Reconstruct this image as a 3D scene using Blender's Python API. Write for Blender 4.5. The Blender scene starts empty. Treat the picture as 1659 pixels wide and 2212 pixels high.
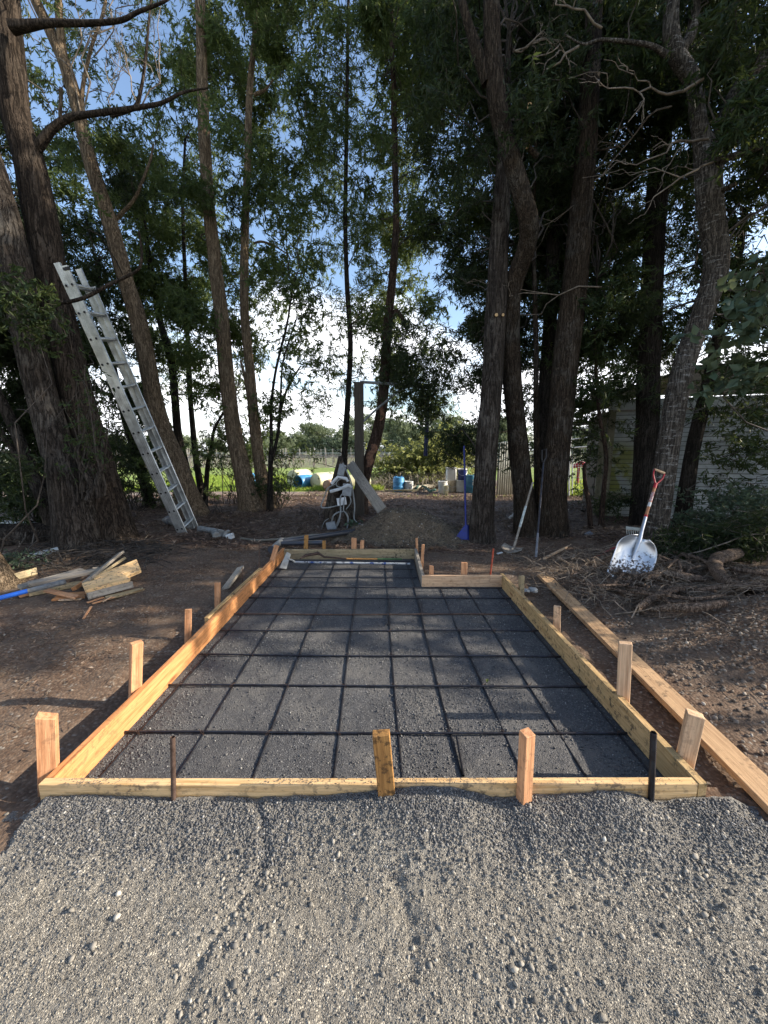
import bpy, bmesh, math, random
import numpy as np
from mathutils import Vector, Matrix
random.seed(7); rng = np.random.default_rng(7)
R = math.radians
scene = bpy.context.scene; COL = scene.collection

# ------------------------------------------------------------------ camera
H = 1.6; TILT = R(9.16); FPX = 831.0
cam_d = bpy.data.cameras.new('camera'); cam = bpy.data.objects.new('camera', cam_d); COL.objects.link(cam)
cam.location = (0, 0, H); cam.rotation_euler = (R(90) - TILT, 0, 0)
cam_d.sensor_fit = 'VERTICAL'; cam_d.sensor_height = 24.0; cam_d.lens = 24.0 * FPX / 2212
cam_d.clip_start = 0.05; cam_d.clip_end = 3000
scene.camera = cam
scene.view_settings.view_transform = 'Standard'; scene.view_settings.look = 'None'
scene.view_settings.exposure = 1.15; scene.view_settings.gamma = 1.0
try: scene.view_settings.use_curve_mapping = False
except Exception: pass
scene.cycles.max_bounces = 6; scene.cycles.diffuse_bounces = 3; scene.cycles.use_denoising = True
scene.cycles.transparent_max_bounces = 4

# ------------------------------------------------------------------ sky and sun
SUN_AZ, SUN_EL = 91.0, 25.0
w = bpy.data.worlds.new("World"); scene.world = w; w.use_nodes = True
nt = w.node_tree; nt.nodes.clear()
def nd(t, typ, **kw):
    n = t.nodes.new(typ)
    for k, v in kw.items(): setattr(n, k, v)
    return n
sky = nd(nt, 'ShaderNodeTexSky', sky_type='NISHITA', sun_disc=False)
sky.sun_elevation = R(SUN_EL); sky.sun_rotation = R(SUN_AZ); sky.air_density = 1.0; sky.dust_density = 1.6; sky.ozone_density = 1.6
tc = nd(nt, 'ShaderNodeTexCoord'); sp = nd(nt, 'ShaderNodeSeparateXYZ'); nt.links.new(tc.outputs['Generated'], sp.inputs[0])
mz = nd(nt, 'ShaderNodeMath', operation='ADD'); mz.inputs[1].default_value = 0.22; nt.links.new(sp.outputs[2], mz.inputs[0])
dx = nd(nt, 'ShaderNodeMath', operation='DIVIDE'); nt.links.new(sp.outputs[0], dx.inputs[0]); nt.links.new(mz.outputs[0], dx.inputs[1])
dy = nd(nt, 'ShaderNodeMath', operation='DIVIDE'); nt.links.new(sp.outputs[1], dy.inputs[0]); nt.links.new(mz.outputs[0], dy.inputs[1])
cb = nd(nt, 'ShaderNodeCombineXYZ'); nt.links.new(dx.outputs[0], cb.inputs[0]); nt.links.new(dy.outputs[0], cb.inputs[1]); cb.inputs[2].default_value = 3.1
cn = nd(nt, 'ShaderNodeTexNoise'); cn.inputs['Scale'].default_value = 0.9; cn.inputs['Detail'].default_value = 7; cn.inputs['Roughness'].default_value = 0.55
nt.links.new(cb.outputs[0], cn.inputs['Vector'])
# cumulus thicker towards the horizon all the way round
hz = nd(nt, 'ShaderNodeMapRange'); hz.inputs['From Min'].default_value = 0.02; hz.inputs['From Max'].default_value = 0.42
hz.inputs['To Min'].default_value = 0.20; hz.inputs['To Max'].default_value = -0.09; nt.links.new(sp.outputs[2], hz.inputs['Value'])
ca = nd(nt, 'ShaderNodeMath', operation='ADD'); nt.links.new(cn.outputs['Fac'], ca.inputs[0]); nt.links.new(hz.outputs[0], ca.inputs[1])
cr = nd(nt, 'ShaderNodeMapRange', interpolation_type='SMOOTHSTEP'); cr.inputs['From Min'].default_value = 0.50; cr.inputs['From Max'].default_value = 0.64
nt.links.new(ca.outputs[0], cr.inputs['Value'])
cmix = nd(nt, 'ShaderNodeMix', data_type='RGBA'); cmix.inputs['B'].default_value = (7.0, 7.1, 7.4, 1)
nt.links.new(cr.outputs[0], cmix.inputs['Factor']); nt.links.new(sky.outputs[0], cmix.inputs['A'])
bg = nd(nt, 'ShaderNodeBackground'); bg.inputs['Strength'].default_value = 0.15
nt.links.new(cmix.outputs['Result'], bg.inputs['Color'])
wo = nd(nt, 'ShaderNodeOutputWorld'); nt.links.new(bg.outputs[0], wo.inputs[0])
sd = bpy.data.lights.new('sun', 'SUN'); sd.energy = 4.8; sd.angle = R(0.53); sd.color = (1.0, 0.90, 0.76)
so = bpy.data.objects.new('sun', sd); COL.objects.link(so)
az, el = R(SUN_AZ), R(SUN_EL)
SUN = Vector((math.sin(az) * math.cos(el), math.cos(az) * math.cos(el), math.sin(el)))
so.rotation_euler = SUN.to_track_quat('Z', 'Y').to_euler()
so.location = (20, -10, 20)

# ------------------------------------------------------------------ geometry helpers
CT, ST = math.cos(TILT), math.sin(TILT)
def pt(u, v, y):
    """world point on the plane y for a sight line of the survey photograph"""
    a = (u - 829.5) / FPX; b = (1106 - v) / FPX
    t = y / (CT + b * ST)
    return Vector((a * t, y, H + t * (b * CT - ST)))
def gp(u, v, z=0.0):
    a = (u - 829.5) / FPX; b = (1106 - v) / FPX
    t = (z - H) / (b * CT - ST)
    return Vector((a * t, t * (CT + b * ST), z))
def zc(p): return p[1] * CT - (p[2] - H) * ST
def rad(wpx, p): return wpx * 0.5 / FPX * zc(p)

_tab = np.random.default_rng(3).random((256, 256))
def vnoise(x, y):
    xi = np.floor(x).astype(int); yi = np.floor(y).astype(int); fx = x - xi; fy = y - yi
    fx = fx * fx * (3 - 2 * fx); fy = fy * fy * (3 - 2 * fy)
    a = _tab[xi & 255, yi & 255]; b = _tab[(xi + 1) & 255, yi & 255]; c = _tab[xi & 255, (yi + 1) & 255]; d = _tab[(xi + 1) & 255, (yi + 1) & 255]
    return (a * (1 - fx) + b * fx) * (1 - fy) + (c * (1 - fx) + d * fx) * fy
def fbm(x, y, s, o=4, seed=0):
    r = 0; amp = 0.5; x = np.asarray(x, float) * s + seed * 17.3; y = np.asarray(y, float) * s + seed * 9.1
    for i in range(o): r = r + amp * (vnoise(x, y) - 0.5); x = x * 2.03 + 5.2; y = y * 2.03 + 1.7; amp *= 0.5
    return r

def link(name, me, parent=None, mat=None):
    o = bpy.data.objects.new(name, me); COL.objects.link(o)
    if mat is not None and me is not None:
        for m in (mat if isinstance(mat, (list, tuple)) else [mat]): me.materials.append(m)
    if parent is not None: o.parent = parent
    return o
def mesh_np(verts, faces, smooth=False, mats=None):
    """verts Nx3, faces MxK, all with the same K"""
    verts = np.asarray(verts, dtype=np.float32); faces = np.asarray(faces, dtype=np.int32)
    me = bpy.data.meshes.new('mesh'); n, k = faces.shape
    me.vertices.add(len(verts)); me.vertices.foreach_set('co', verts.ravel())
    me.loops.add(n * k); me.loops.foreach_set('vertex_index', faces.ravel())
    me.polygons.add(n); me.polygons.foreach_set('loop_start', np.arange(0, n * k, k, dtype=np.int32))
    try: me.polygons.foreach_set('loop_total', np.full(n, k, dtype=np.int32))
    except Exception: pass
    if smooth: me.polygons.foreach_set('use_smooth', np.ones(n, dtype=bool))
    if mats is not None: me.polygons.foreach_set('material_index', np.asarray(mats, dtype=np.int32))
    me.update(calc_edges=True); me.validate()
    return me
def tag(o, label=None, cat=None, group=None, kind=None):
    if label: o['label'] = label
    if cat: o['category'] = cat
    if group: o['group'] = group
    if kind: o['kind'] = kind
    return o
def empty(name, loc, label, cat, group=None, rot=None):
    o = bpy.data.objects.new(name, None); COL.objects.link(o); o.location = loc; o.empty_display_size = 0.1
    if rot is not None: o.rotation_euler = rot
    return tag(o, label, cat, group)
def shift(me, root):
    if root is not None:
        me.transform(Matrix.Translation(-Vector(root.location)))
    return me

class MB:
    """collects shapes for one mesh object, in world coordinates"""
    def __init__(s): s.v = []; s.f = []; s.m = []; s.sm = []
    def add(s, vs, fs, m=0, smooth=True):
        b = len(s.v); s.v += [tuple(x) for x in vs]; s.f += [tuple(b + i for i in f) for f in fs]; s.m += [m] * len(fs); s.sm += [smooth] * len(fs)
    def tube(s, pts, rs, seg=8, m=0, cap=True, squash=None):
        pts = [Vector(p) for p in pts]; n = len(pts)
        if not isinstance(rs, (list, tuple)): rs = [rs] * n
        vs = []; nrm = None
        for i, p in enumerate(pts):
            t = (pts[min(i + 1, n - 1)] - pts[max(i - 1, 0)]).normalized()
            if nrm is None: nrm = t.orthogonal().normalized()
            else: nrm = (nrm - t * nrm.dot(t)).normalized()
            bn = t.cross(nrm)
            for k in range(seg):
                a = 2 * math.pi * k / seg
                vs.append(p + (nrm * math.cos(a) + bn * math.sin(a)) * rs[i])
        fs = [(i * seg + k, i * seg + (k + 1) % seg, (i + 1) * seg + (k + 1) % seg, (i + 1) * seg + k) for i in range(n - 1) for k in range(seg)]
        if cap: fs += [tuple(range(seg - 1, -1, -1)), tuple((n - 1) * seg + k for k in range(seg))]
        s.add(vs, fs, m)
    def box(s, c, size, rot=None, m=0, taper=1.0):
        c = Vector(c); hx, hy, hz_ = [d / 2 for d in size]; M = rot if rot is not None else Matrix.Identity(3)
        vs = []
        for z in (-1, 1):
            k = taper if z > 0 else 1
            for x, y in ((-1, -1), (1, -1), (1, 1), (-1, 1)): vs.append(c + M @ Vector((x * hx * k, y * hy * k, z * hz_)))
        s.add(vs, [(3, 2, 1, 0), (4, 5, 6, 7), (0, 1, 5, 4), (1, 2, 6, 5), (2, 3, 7, 6), (3, 0, 4, 7)], m, False)
    def lathe(s, base, axis, prof, seg=20, m=0, wob=0):
        axis = Vector(axis).normalized(); a = axis.orthogonal().normalized(); b = axis.cross(a); base = Vector(base)
        vs = []; n = len(prof)
        for (r, h) in prof:
            for k in range(seg):
                t = 2 * math.pi * k / seg; rr = r * (1 + wob * math.sin(3 * t + h * 9))
                vs.append(base + axis * h + (a * math.cos(t) + b * math.sin(t)) * rr)
        fs = [(i * seg + k, i * seg + (k + 1) % seg, (i + 1) * seg + (k + 1) % seg, (i + 1) * seg + k) for i in range(n - 1) for k in range(seg)]
        fs += [tuple(range(seg - 1, -1, -1)), tuple((n - 1) * seg + k for k in range(seg))]
        s.add(vs, fs, m)
    def build(s, name, mat, root=None, bevel=0, smooth_all=None):
        me = bpy.data.meshes.new(name); off = Vector(root.location) if root is not None else Vector((0, 0, 0))
        me.from_pydata([tuple(Vector(v) - off) for v in s.v], [], s.f); me.update()
        me.polygons.foreach_set('use_smooth', s.sm); me.polygons.foreach_set('material_index', s.m)
        if bevel:
            bm = bmesh.new(); bm.from_mesh(me)
            bmesh.ops.bevel(bm, geom=bm.edges[:], offset=bevel, segments=1, affect='EDGES'); bm.to_mesh(me); bm.free()
        try: me.set_sharp_from_angle(angle=R(40))
        except Exception: pass
        return link(name, me, root, mat)

# ------------------------------------------------------------------ material helpers
class NT:
    def __init__(s, name, rough=0.8, spec=0.3, metal=0.0):
        s.m = bpy.data.materials.new(name); s.m.use_nodes = True; s.t = s.m.node_tree; s.b = s.t.nodes['Principled BSDF']
        s.b.inputs['Roughness'].default_value = rough; s.b.inputs['Metallic'].default_value = metal
        s.b.inputs['Specular IOR Level'].default_value = spec; s._c = None
    def n(s, typ, **kw): return nd(s.t, typ, **kw)
    def l(s, a, b): s.t.links.new(a, b)
    def co(s, scale=(1, 1, 1), kind='Object', rand=0.0):
        c = s.n('ShaderNodeTexCoord'); mp = s.n('ShaderNodeMapping'); mp.inputs['Scale'].default_value = scale
        s.l(c.outputs[kind], mp.inputs['Vector'])
        if rand:
            oi = s.n('ShaderNodeObjectInfo'); mu = s.n('ShaderNodeMath', operation='MULTIPLY'); mu.inputs[1].default_value = rand
            s.l(oi.outputs['Random'], mu.inputs[0]); s.l(mu.outputs[0], mp.inputs['Location'])
        return mp.outputs[0]
    def noise(s, vec, scale=5, detail=5, rough=0.55, dist=0.0):
        n = s.n('ShaderNodeTexNoise'); n.inputs['Scale'].default_value = scale; n.inputs['Detail'].default_value = detail
        n.inputs['Roughness'].default_value = rough; n.inputs['Distortion'].default_value = dist; s.l(vec, n.inputs['Vector']); return n.outputs['Fac']
    def voro(s, vec, scale=5, feat='F1', out='Distance', rnd=1.0):
        n = s.n('ShaderNodeTexVoronoi', feature=feat); n.inputs['Scale'].default_value = scale; n.inputs['Randomness'].default_value = rnd
        s.l(vec, n.inputs['Vector']); return n.outputs[out]
    def ramp(s, fac, stops):
        r = s.n('ShaderNodeValToRGB'); e = r.color_ramp.elements
        while len(e) < len(stops): e.new(0.5)
        for i, (p, c) in enumerate(stops):
            e[i].position = p; e[i].color = (*c, 1) if len(c) == 3 else c
        s.l(fac, r.inputs[0]); return r.outputs[0]
    def mr(s, v, a, b, c=0.0, d=1.0):
        m = s.n('ShaderNodeMapRange'); s.l(v, m.inputs['Value'])
        for k, x in zip(('From Min', 'From Max', 'To Min', 'To Max'), (a, b, c, d)): m.inputs[k].default_value = x
        return m.outputs[0]
    def math(s, op, a, b):
        m = s.n('ShaderNodeMath', operation=op)
        for i, x in enumerate((a, b)):
            if isinstance(x, (int, float)): m.inputs[i].default_value = x
            else: s.l(x, m.inputs[i])
        return m.outputs[0]
    def mix(s, f, a, b, mode='MIX'):
        m = s.n('ShaderNodeMix', data_type='RGBA', blend_type=mode)
        for k, x in (('Factor', f), ('A', a), ('B', b)):
            if isinstance(x, (int, float)): m.inputs[k].default_value = x
            elif isinstance(x, tuple): m.inputs[k].default_value = (*x, 1)
            else: s.l(x, m.inputs[k])
        return m.outputs['Result']
    def color(s, c):
        if isinstance(c, tuple): s.b.inputs['Base Color'].default_value = (*c, 1)
        else: s.l(c, s.b.inputs['Base Color'])
        return s
    def bump(s, h, strength=0.5, dist=0.01):
        b = s.n('ShaderNodeBump'); b.inputs['Strength'].default_value = strength; b.inputs['Distance'].default_value = dist
        s.l(h, b.inputs['Height']); s.l(b.outputs[0], s.b.inputs['Normal']); return s

def M_plain(name, c, rough=0.6, metal=0.0, dirt=None, spec=0.4, dscale=8):
    k = NT(name, rough, spec, metal); v = k.co(rand=30.0); n1 = k.noise(v, dscale, 6, 0.6)
    dark = dirt if dirt else tuple(x * 0.62 for x in c)
    k.color(k.ramp(n1, [(0.35, dark), (0.62, c)])); n2 = k.noise(v, dscale * 9, 3)
    k.bump(n2, 0.15, 0.003); return k.m

def M_wood(name, c1, c2, stain=(0.05, 0.04, 0.03), stain_amt=0.6, knots=True, grain=1.0, rough=0.75, green=0.0):
    k = NT(name, rough, 0.25); v = k.co((1, 1, 1), rand=37.0)
    vs = k.co((1.2, 22 * grain, 22 * grain), rand=37.0)
    g = k.noise(vs, 2.6, 5, 0.6, 0.4); g2 = k.noise(k.co((3, 90, 90), rand=11.0), 2.5, 3, 0.6)
    col = k.ramp(g, [(0.30, c1), (0.52, c2), (0.70, tuple(min(1, x * 1.18) for x in c2))])
    col = k.mix(k.mr(g2, 0.35, 0.6, 0.35, 0.0), col, tuple(x * 0.45 for x in c1))
    if knots:
        d = k.voro(k.co((1.6, 7, 7), rand=19.0), 1.0); col = k.mix(k.mr(d, 0.05, 0.14, 0.85, 0.0), col, (0.16, 0.065, 0.025))
    st = k.noise(v, 26, 6, 0.7); big = k.noise(v, 2.2, 3, 0.5)
    s1 = k.math('MULTIPLY', k.mr(st, 0.53, 0.60), k.mr(big, 0.36, 0.56, 0.0, stain_amt)); col = k.mix(s1, col, stain)
    if green: col = k.mix(k.mr(k.noise(v, 5, 5, 0.6), 0.42, 0.68, 0.0, green), col, (0.11, 0.11, 0.05))
    oi = k.n('ShaderNodeObjectInfo'); col = k.mix(k.mr(oi.outputs['Random'], 0, 1, 0.0, 0.22), col, tuple(x * 0.35 for x in c1))
    k.color(col); k.bump(g2, 0.5, 0.004); return k.m

def M_bark(name, dark, mid, light, sc=1.0, patch=(0.30, 0.29, 0.26), patch_amt=0.25, bump=0.9, bands=0.0):
    k = NT(name, 0.95, 0.12); vb = k.co((1, 1, 1)); ws = k.noise(vb, 5, 3)
    wv = k.n('ShaderNodeVectorMath', operation='MULTIPLY_ADD'); cbn = k.n('ShaderNodeCombineXYZ'); k.l(ws, cbn.inputs[0]); k.l(ws, cbn.inputs[1]); k.l(cbn.outputs[0], wv.inputs[0]); wv.inputs[1].default_value = (.06, .06, 0)
    k.l(vb, wv.inputs[2]); sq = k.n('ShaderNodeMapping'); sq.inputs['Scale'].default_value = (1, 1, .085); k.l(wv.outputs[0], sq.inputs['Vector']); v = sq.outputs[0]
    a = k.noise(v, 42 * sc, 7, 0.7, 0.5); f = k.noise(v, 24 * sc, 3, 0.5, 0.8); brk = k.noise(k.co((1, 1, .9)), 30 * sc, 5, .65)
    crack = k.mr(k.math('ABSOLUTE', k.math('SUBTRACT', f, 0.5), 0), 0.0, 0.075)
    col = k.ramp(k.math('ADD', k.math('MULTIPLY', a, .65), k.math('MULTIPLY', brk, .35)), [(0.34, dark), (0.50, mid), (0.66, light)])
    col = k.mix(k.mr(crack, 0, 1, 0.75, 0.0), col, tuple(x * 0.4 for x in dark))
    p = k.noise(vb, 1.7, 6, 0.7); col = k.mix(k.math('MULTIPLY', k.mr(p, 0.50, 0.66, 0.0, patch_amt), crack), col, patch)
    if bands:
        bn = k.noise(k.co((2.5, 2.5, 17)), 1.9, 7, 0.7); col = k.mix(k.math('MULTIPLY', k.mr(bn, 0.54, 0.62, 0, bands), k.mr(brk, 0.42, 0.55)), col, (0.30, 0.29, 0.27))
    k.color(col); hgt = k.math('ADD', crack, k.math('MULTIPLY', k.math('ADD', a, brk), 0.8)); k.bump(hgt, bump, 0.02); return k.m

def M_leaf(name, c1, c2, c3, trans=0.35):
    k = NT(name, 0.55, 0.25); g = k.n('ShaderNodeNewGeometry'); r = g.outputs['Random Per Island']
    big = k.noise(k.co(), 0.8, 2)
    col = k.ramp(r, [(0.0, c1), (0.55, c2), (0.93, c2), (1.0, c3)])
    col = k.mix(k.mr(big, 0.35, 0.65, 0, 0.6), col, c1); b3 = k.noise(k.co(), 1.9, 3); col = k.mix(k.mr(b3, 0.54, 0.70, 0, 0.45), col, c3)  # lighter clumps by noise: hue change plus lit foliage put into the colour
    k.color(col)
    tr = k.n('ShaderNodeBsdfTranslucent'); tcol = k.mix(0.5, col, tuple(min(1, x * 2.2) for x in c3)); k.l(tcol, tr.inputs['Color'])
    ms = k.n('ShaderNodeMixShader'); ms.inputs[0].default_value = trans
    out = [n for n in k.t.nodes if n.type == 'OUTPUT_MATERIAL'][0]
    k.l(k.b.outputs[0], ms.inputs[1]); k.l(tr.outputs[0], ms.inputs[2]); k.l(ms.outputs[0], out.inputs[0]); return k.m

def M_grit(name, cols, scale=160, rough=0.9, speck=(0.45, 0.43, 0.38), speck_p=0.12, tint=None, tint_s=1.2, bump=0.8, fine=(0.10, 0.085, 0.07)):
    """crushed rock / soil: small cells each with its own tone, over fines"""
    k = NT(name, rough, 0.2); v = k.co()
    wv = k.n('ShaderNodeVectorMath', operation='ADD'); k.l(v, wv.inputs[0])
    c = k.n('ShaderNodeTexVoronoi'); c.inputs['Scale'].default_value = scale; k.l(v, c.inputs['Vector'])
    sp_ = k.n('ShaderNodeSeparateColor'); k.l(c.outputs['Color'], sp_.inputs[0]); rnd = sp_.outputs[0]; rnd2 = sp_.outputs[1]
    col = k.ramp(rnd, [(0.0, cols[0]), (0.5, cols[1]), (1.0, cols[2])])
    col = k.mix(k.mr(rnd2, 1 - speck_p, 1 - speck_p + 0.02), col, speck)
    col = k.mix(k.mr(c.outputs['Distance'], 0.35, 0.75, 0, 0.6), col, fine)
    if tint:
        b = k.noise(v, tint_s, 6, 0.62); col = k.mix(k.mr(b, 0.42, 0.60, 0.0, 0.5), col, tint)
    b2 = k.noise(v, 4.0, 5, 0.6); col = k.mix(k.mr(b2, 0.3, 0.7, 0.30, 0.0), col, tuple(x * 0.5 for x in cols[0]))
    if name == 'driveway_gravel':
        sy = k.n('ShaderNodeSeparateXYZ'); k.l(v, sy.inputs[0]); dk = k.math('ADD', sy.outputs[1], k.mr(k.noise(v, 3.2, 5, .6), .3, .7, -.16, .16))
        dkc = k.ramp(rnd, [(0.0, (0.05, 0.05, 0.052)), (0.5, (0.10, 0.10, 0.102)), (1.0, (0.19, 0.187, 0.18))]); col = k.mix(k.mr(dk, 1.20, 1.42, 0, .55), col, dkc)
    if name == 'base_rock': col = k.mix(k.mr(k.noise(v, 2.6, 6, .65), .48, .62, 0, .45), col, (0.16, 0.15, 0.135))
    k.color(col); h2 = k.noise(v, scale * 0.6, 4, 0.65)
    k.bump(k.math('SUBTRACT', h2, k.math('MULTIPLY', c.outputs['Distance'], 0.7)), bump, 0.006); return k.m

def M_stone(name, cols, speck=(0.5, 0.47, 0.42)):
    k = NT(name, 0.85, 0.25); g = k.n('ShaderNodeNewGeometry'); r = g.outputs['Random Per Island']
    col = k.ramp(r, [(0.0, cols[0]), (0.45, cols[1]), (0.88, cols[2]), (0.96, cols[2]), (0.99, speck)])
    n = k.noise(k.co(), 130, 3); col = k.mix(k.mr(n, 0.3, 0.7, 0.35, 0.0), col, cols[0]); k.color(col); k.bump(n, 0.4, 0.003); return k.m

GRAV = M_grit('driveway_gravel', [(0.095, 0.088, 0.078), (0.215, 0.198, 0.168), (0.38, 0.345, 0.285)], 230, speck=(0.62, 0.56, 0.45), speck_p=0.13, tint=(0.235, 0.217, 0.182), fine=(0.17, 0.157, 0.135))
BED = M_grit('base_rock', [(0.05, 0.051, 0.055), (0.092, 0.092, 0.095), (0.15, 0.149, 0.148)], 150, speck=(0.28, 0.27, 0.26), speck_p=0.04, tint=(0.085, 0.082, 0.080), fine=(0.055, 0.054, 0.055))
SOIL = M_grit('brown_soil', [(0.09, 0.053, 0.034), (0.15, 0.094, 0.06), (0.22, 0.155, 0.108)], 60, speck=(0.30, 0.26, 0.21), speck_p=0.06, tint=(0.165, 0.125, 0.092), tint_s=1.6, fine=(0.085, 0.06, 0.042), bump=1.0)
LIT = M_grit('leaf_litter_ground', [(0.07, 0.040, 0.027), (0.12, 0.074, 0.05), (0.20, 0.14, 0.10)], 26, speck=(0.26, 0.20, 0.15), speck_p=0.10, tint=(0.10, 0.06, 0.042), tint_s=0.5, fine=(0.03, 0.02, 0.015), bump=1.0)
PALE = M_grit('pale_track', [(0.16, 0.13, 0.11), (0.24, 0.20, 0.17), (0.33, 0.28, 0.24)], 12, speck=(0.4, 0.3, 0.2), speck_p=0.15, tint=(0.2, 0.13, 0.09), tint_s=0.4, fine=(0.12, 0.09, 0.07))
MOUND = M_grit('heap_soil', [(0.10, 0.072, 0.048), (0.16, 0.12, 0.08), (0.23, 0.175, 0.12)], 55, speck=(0.32, 0.26, 0.18), speck_p=0.05, tint=(0.17, 0.135, 0.085), tint_s=2.0, fine=(0.09, 0.065, 0.043))
GRASSG = M_grit('grass_ground', [(0.14, 0.22, 0.03), (0.22, 0.31, 0.06), (0.30, 0.37, 0.09)], 6, speck=(0.3, 0.3, 0.12), speck_p=0.1, tint=(0.17, 0.19, 0.05), tint_s=0.25, fine=(0.08, 0.12, 0.03))
VINEG = M_grit('vineyard_floor', [(0.12, 0.11, 0.06), (0.18, 0.17, 0.08), (0.2, 0.22, 0.09)], 3, tint=(0.14, 0.18, 0.06), tint_s=0.2)

ST_G = M_stone('grey_stone', [(0.105, 0.098, 0.086), (0.21, 0.194, 0.166), (0.34, 0.31, 0.26)], speck=(.55, .52, .45))
ST_D = M_stone('dark_stone', [(0.055, 0.055, 0.057), (0.10, 0.099, 0.098), (0.18, 0.175, 0.165)], speck=(0.35, 0.34, 0.32))
ST_B = M_stone('brown_stone', [(0.08, 0.06, 0.045), (0.15, 0.12, 0.095), (0.24, 0.205, 0.165)], speck=(0.42, 0.38, 0.32))

# ------------------------------------------------------------------ ground
XL, XR, YF, YN, YB, XN, FH = -1.52, 1.42, 1.475, 4.38, 5.56, 0.44, 0.15
def inside_form(x, y, m=0.0):
    a = (x > XL - m) & (x < XR + m) & (y > YF - m) & (y < YN + m)
    b = (x > XL - m) & (x < XN + m) & (y > YF - m) & (y < YB + m)
    return a | b
def gauss(x, y, cx, cy, sx, sy): return np.exp(-((x - cx) / sx) ** 2 - ((y - cy) / sy) ** 2)
MD = gp(872, 1150, 0.1); MDC = (MD.x + 0.02, 6.95)
def soil_z(x, y):
    x = np.asarray(x, float); y = np.asarray(y, float)
    z = 0.045 + 0.07 * fbm(x, y, 0.8, 4, 1) + 0.035 * fbm(x, y, 4, 4, 2) + 0.02 * fbm(x, y, 18, 3, 3)
    z = z + 0.10 * gauss(x, y, -4.4, 6.4, 1.8, 1.4) + 0.12 * np.clip((y - 8) / 2.5, 0, 1) * (x < 1.5) * gauss(x, y, -4.5, 10.5, 5, 2.5)
    z = z + 0.44 * np.clip(gauss(x, y, 4.0, 2.95, 1.15, 0.6), 0, 1) + 0.10 * gauss(x, y, 2.9, 2.6, .7, .5)            # heap of stony dirt at the right
    z = z + 0.13 * gauss(x, y, 3.1, 4.7, 0.9, 0.7) + 0.15 * gauss(x, y, 4.4, 6.6, 1.6, 1.0)
    z = z - 0.05 * gauss(x, y, 3.0, 4.0, .8, .25)
    tr = np.exp(-((x - (XL - 0.13)) / 0.12) ** 2) * (y > 1.4) * (y < 5.6); z = z - 0.035 * tr
    z = z - 0.035 * np.exp(-((x - (XR + 0.2)) / 0.16) ** 2) * (y > 1.6) * (y < 4.6)
    ins = inside_form(x, y, -0.005); z = np.where(ins, -0.12, z)
    z = z + .03 * gauss(x, y, -1.75, 1.35, .4, .3)
    z = np.where((y < 1.46) & (x > -1.42) & (x < 1.62), z - 0.06 - 0.3 * np.clip(1.46 - y, 0, .2), z)
    z = z - 0.06 * np.clip((y - 11.5) / 2, 0, 1)
    return z
def front_edge(x):   # level of the driveway gravel against the front board
    x = np.asarray(x, float)
    e = 0.102 + 0.05 * fbm(x, x * 0, 1.7, 4, 8) - 0.008 * np.clip((-x - .5) / 1.0, 0, 1)
    e = e + 0.050 * np.exp(-((x - 0.22) / 0.32) ** 2) - 0.035 * np.exp(-((x - .50) / .1) ** 2) + 0.03 * np.exp(-((x - 1.0) / .2) ** 2) - .03 * np.exp(-((x - 1.2) / .1) ** 2)
    return np.minimum(e, 0.146)
def drive_z(x, y):
    x = np.asarray(x, float); y = np.asarray(y, float)
    base = 0.055 + 0.022 * fbm(x, y, 2.2, 4, 4) + 0.018 * fbm(x * 1.0, y, 9, 4, 5) + 0.010 * fbm(x, y, 45, 3, 6) + 0.006 * fbm(x, y, 140, 2, 7)
    t = np.clip((y - 1.12) / (1.46 - 1.12), 0, 1); t = t * t * (3 - 2 * t)
    z = base * (1 - t) + (front_edge(x) + 0.018 * fbm(x, y, 9, 3, 5) + 0.010 * fbm(x, y, 45, 3, 6)) * t
    rut = np.exp(-((x + 0.52 + 0.06 * np.sin(y * 9)) / 0.022) ** 2) + 0.9 * np.exp(-((x - 0.06 - .03 * np.sin(y * 14)) / 0.03) ** 2) * (y > 0.9) * (y < 1.2)
    z = z - 0.009 * rut * (y < 1.5)
    z = z - 0.075 * np.clip((-1.46 - x + .3 * fbm(x, y, 5, 3, 9)) / .12, 0, 1) * np.clip((y - 1.24 + .4 * fbm(x, y, 6, 3, 19)) / .10, 0, 1)
    z = z - 0.10 * np.clip((x - 1.52 + .2 * fbm(x, y, 6, 3, 29)) / .22, 0, 1) * np.clip((y - 1.27 + .4 * fbm(x, y, 6, 3, 39)) / .10, 0, 1)
    return z
def grid(x0, x1, y0, y1, nx, ny, zf):
    xs = np.linspace(x0, x1, nx); ys = np.linspace(y0, y1, ny); X, Y = np.meshgrid(xs, ys)
    Z = zf(X, Y); V = np.stack([X.ravel(), Y.ravel(), Z.ravel()], 1)
    i = np.arange(nx * ny).reshape(ny, nx); F = np.stack([i[:-1, :-1].ravel(), i[:-1, 1:].ravel(), i[1:, 1:].ravel(), i[1:, :-1].ravel()], 1)
    return V, F
def sheet(name, args, mat, label=None, smooth=True):
    V, F = grid(*args); o = link(name, mesh_np(V, F, smooth), None, mat); tag(o, label, None, None, 'structure'); return o
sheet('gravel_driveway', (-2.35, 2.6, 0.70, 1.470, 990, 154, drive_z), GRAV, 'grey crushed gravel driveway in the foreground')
sheet('gravel_driveway', (-9, 9, -12.0, 0.705, 120, 80, lambda x, y: 0.05 + 0.02 * fbm(x, y, 2.2, 4, 4)), GRAV, 'grey gravel driveway behind the viewpoint')
def bed_z(x, y):
    z = 0.012 * fbm(x, y, 2.5, 4, 11) + 0.008 * fbm(x, y, 14, 4, 12) + 0.006 * fbm(x, y, 60, 3, 13)
    return np.where(inside_form(x, y, -0.03), z, z - 0.0)
Vb, Fb = grid(XL + 0.02, XR - 0.02, YF + 0.02, YB - 0.02, 260, 360, bed_z)
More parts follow.
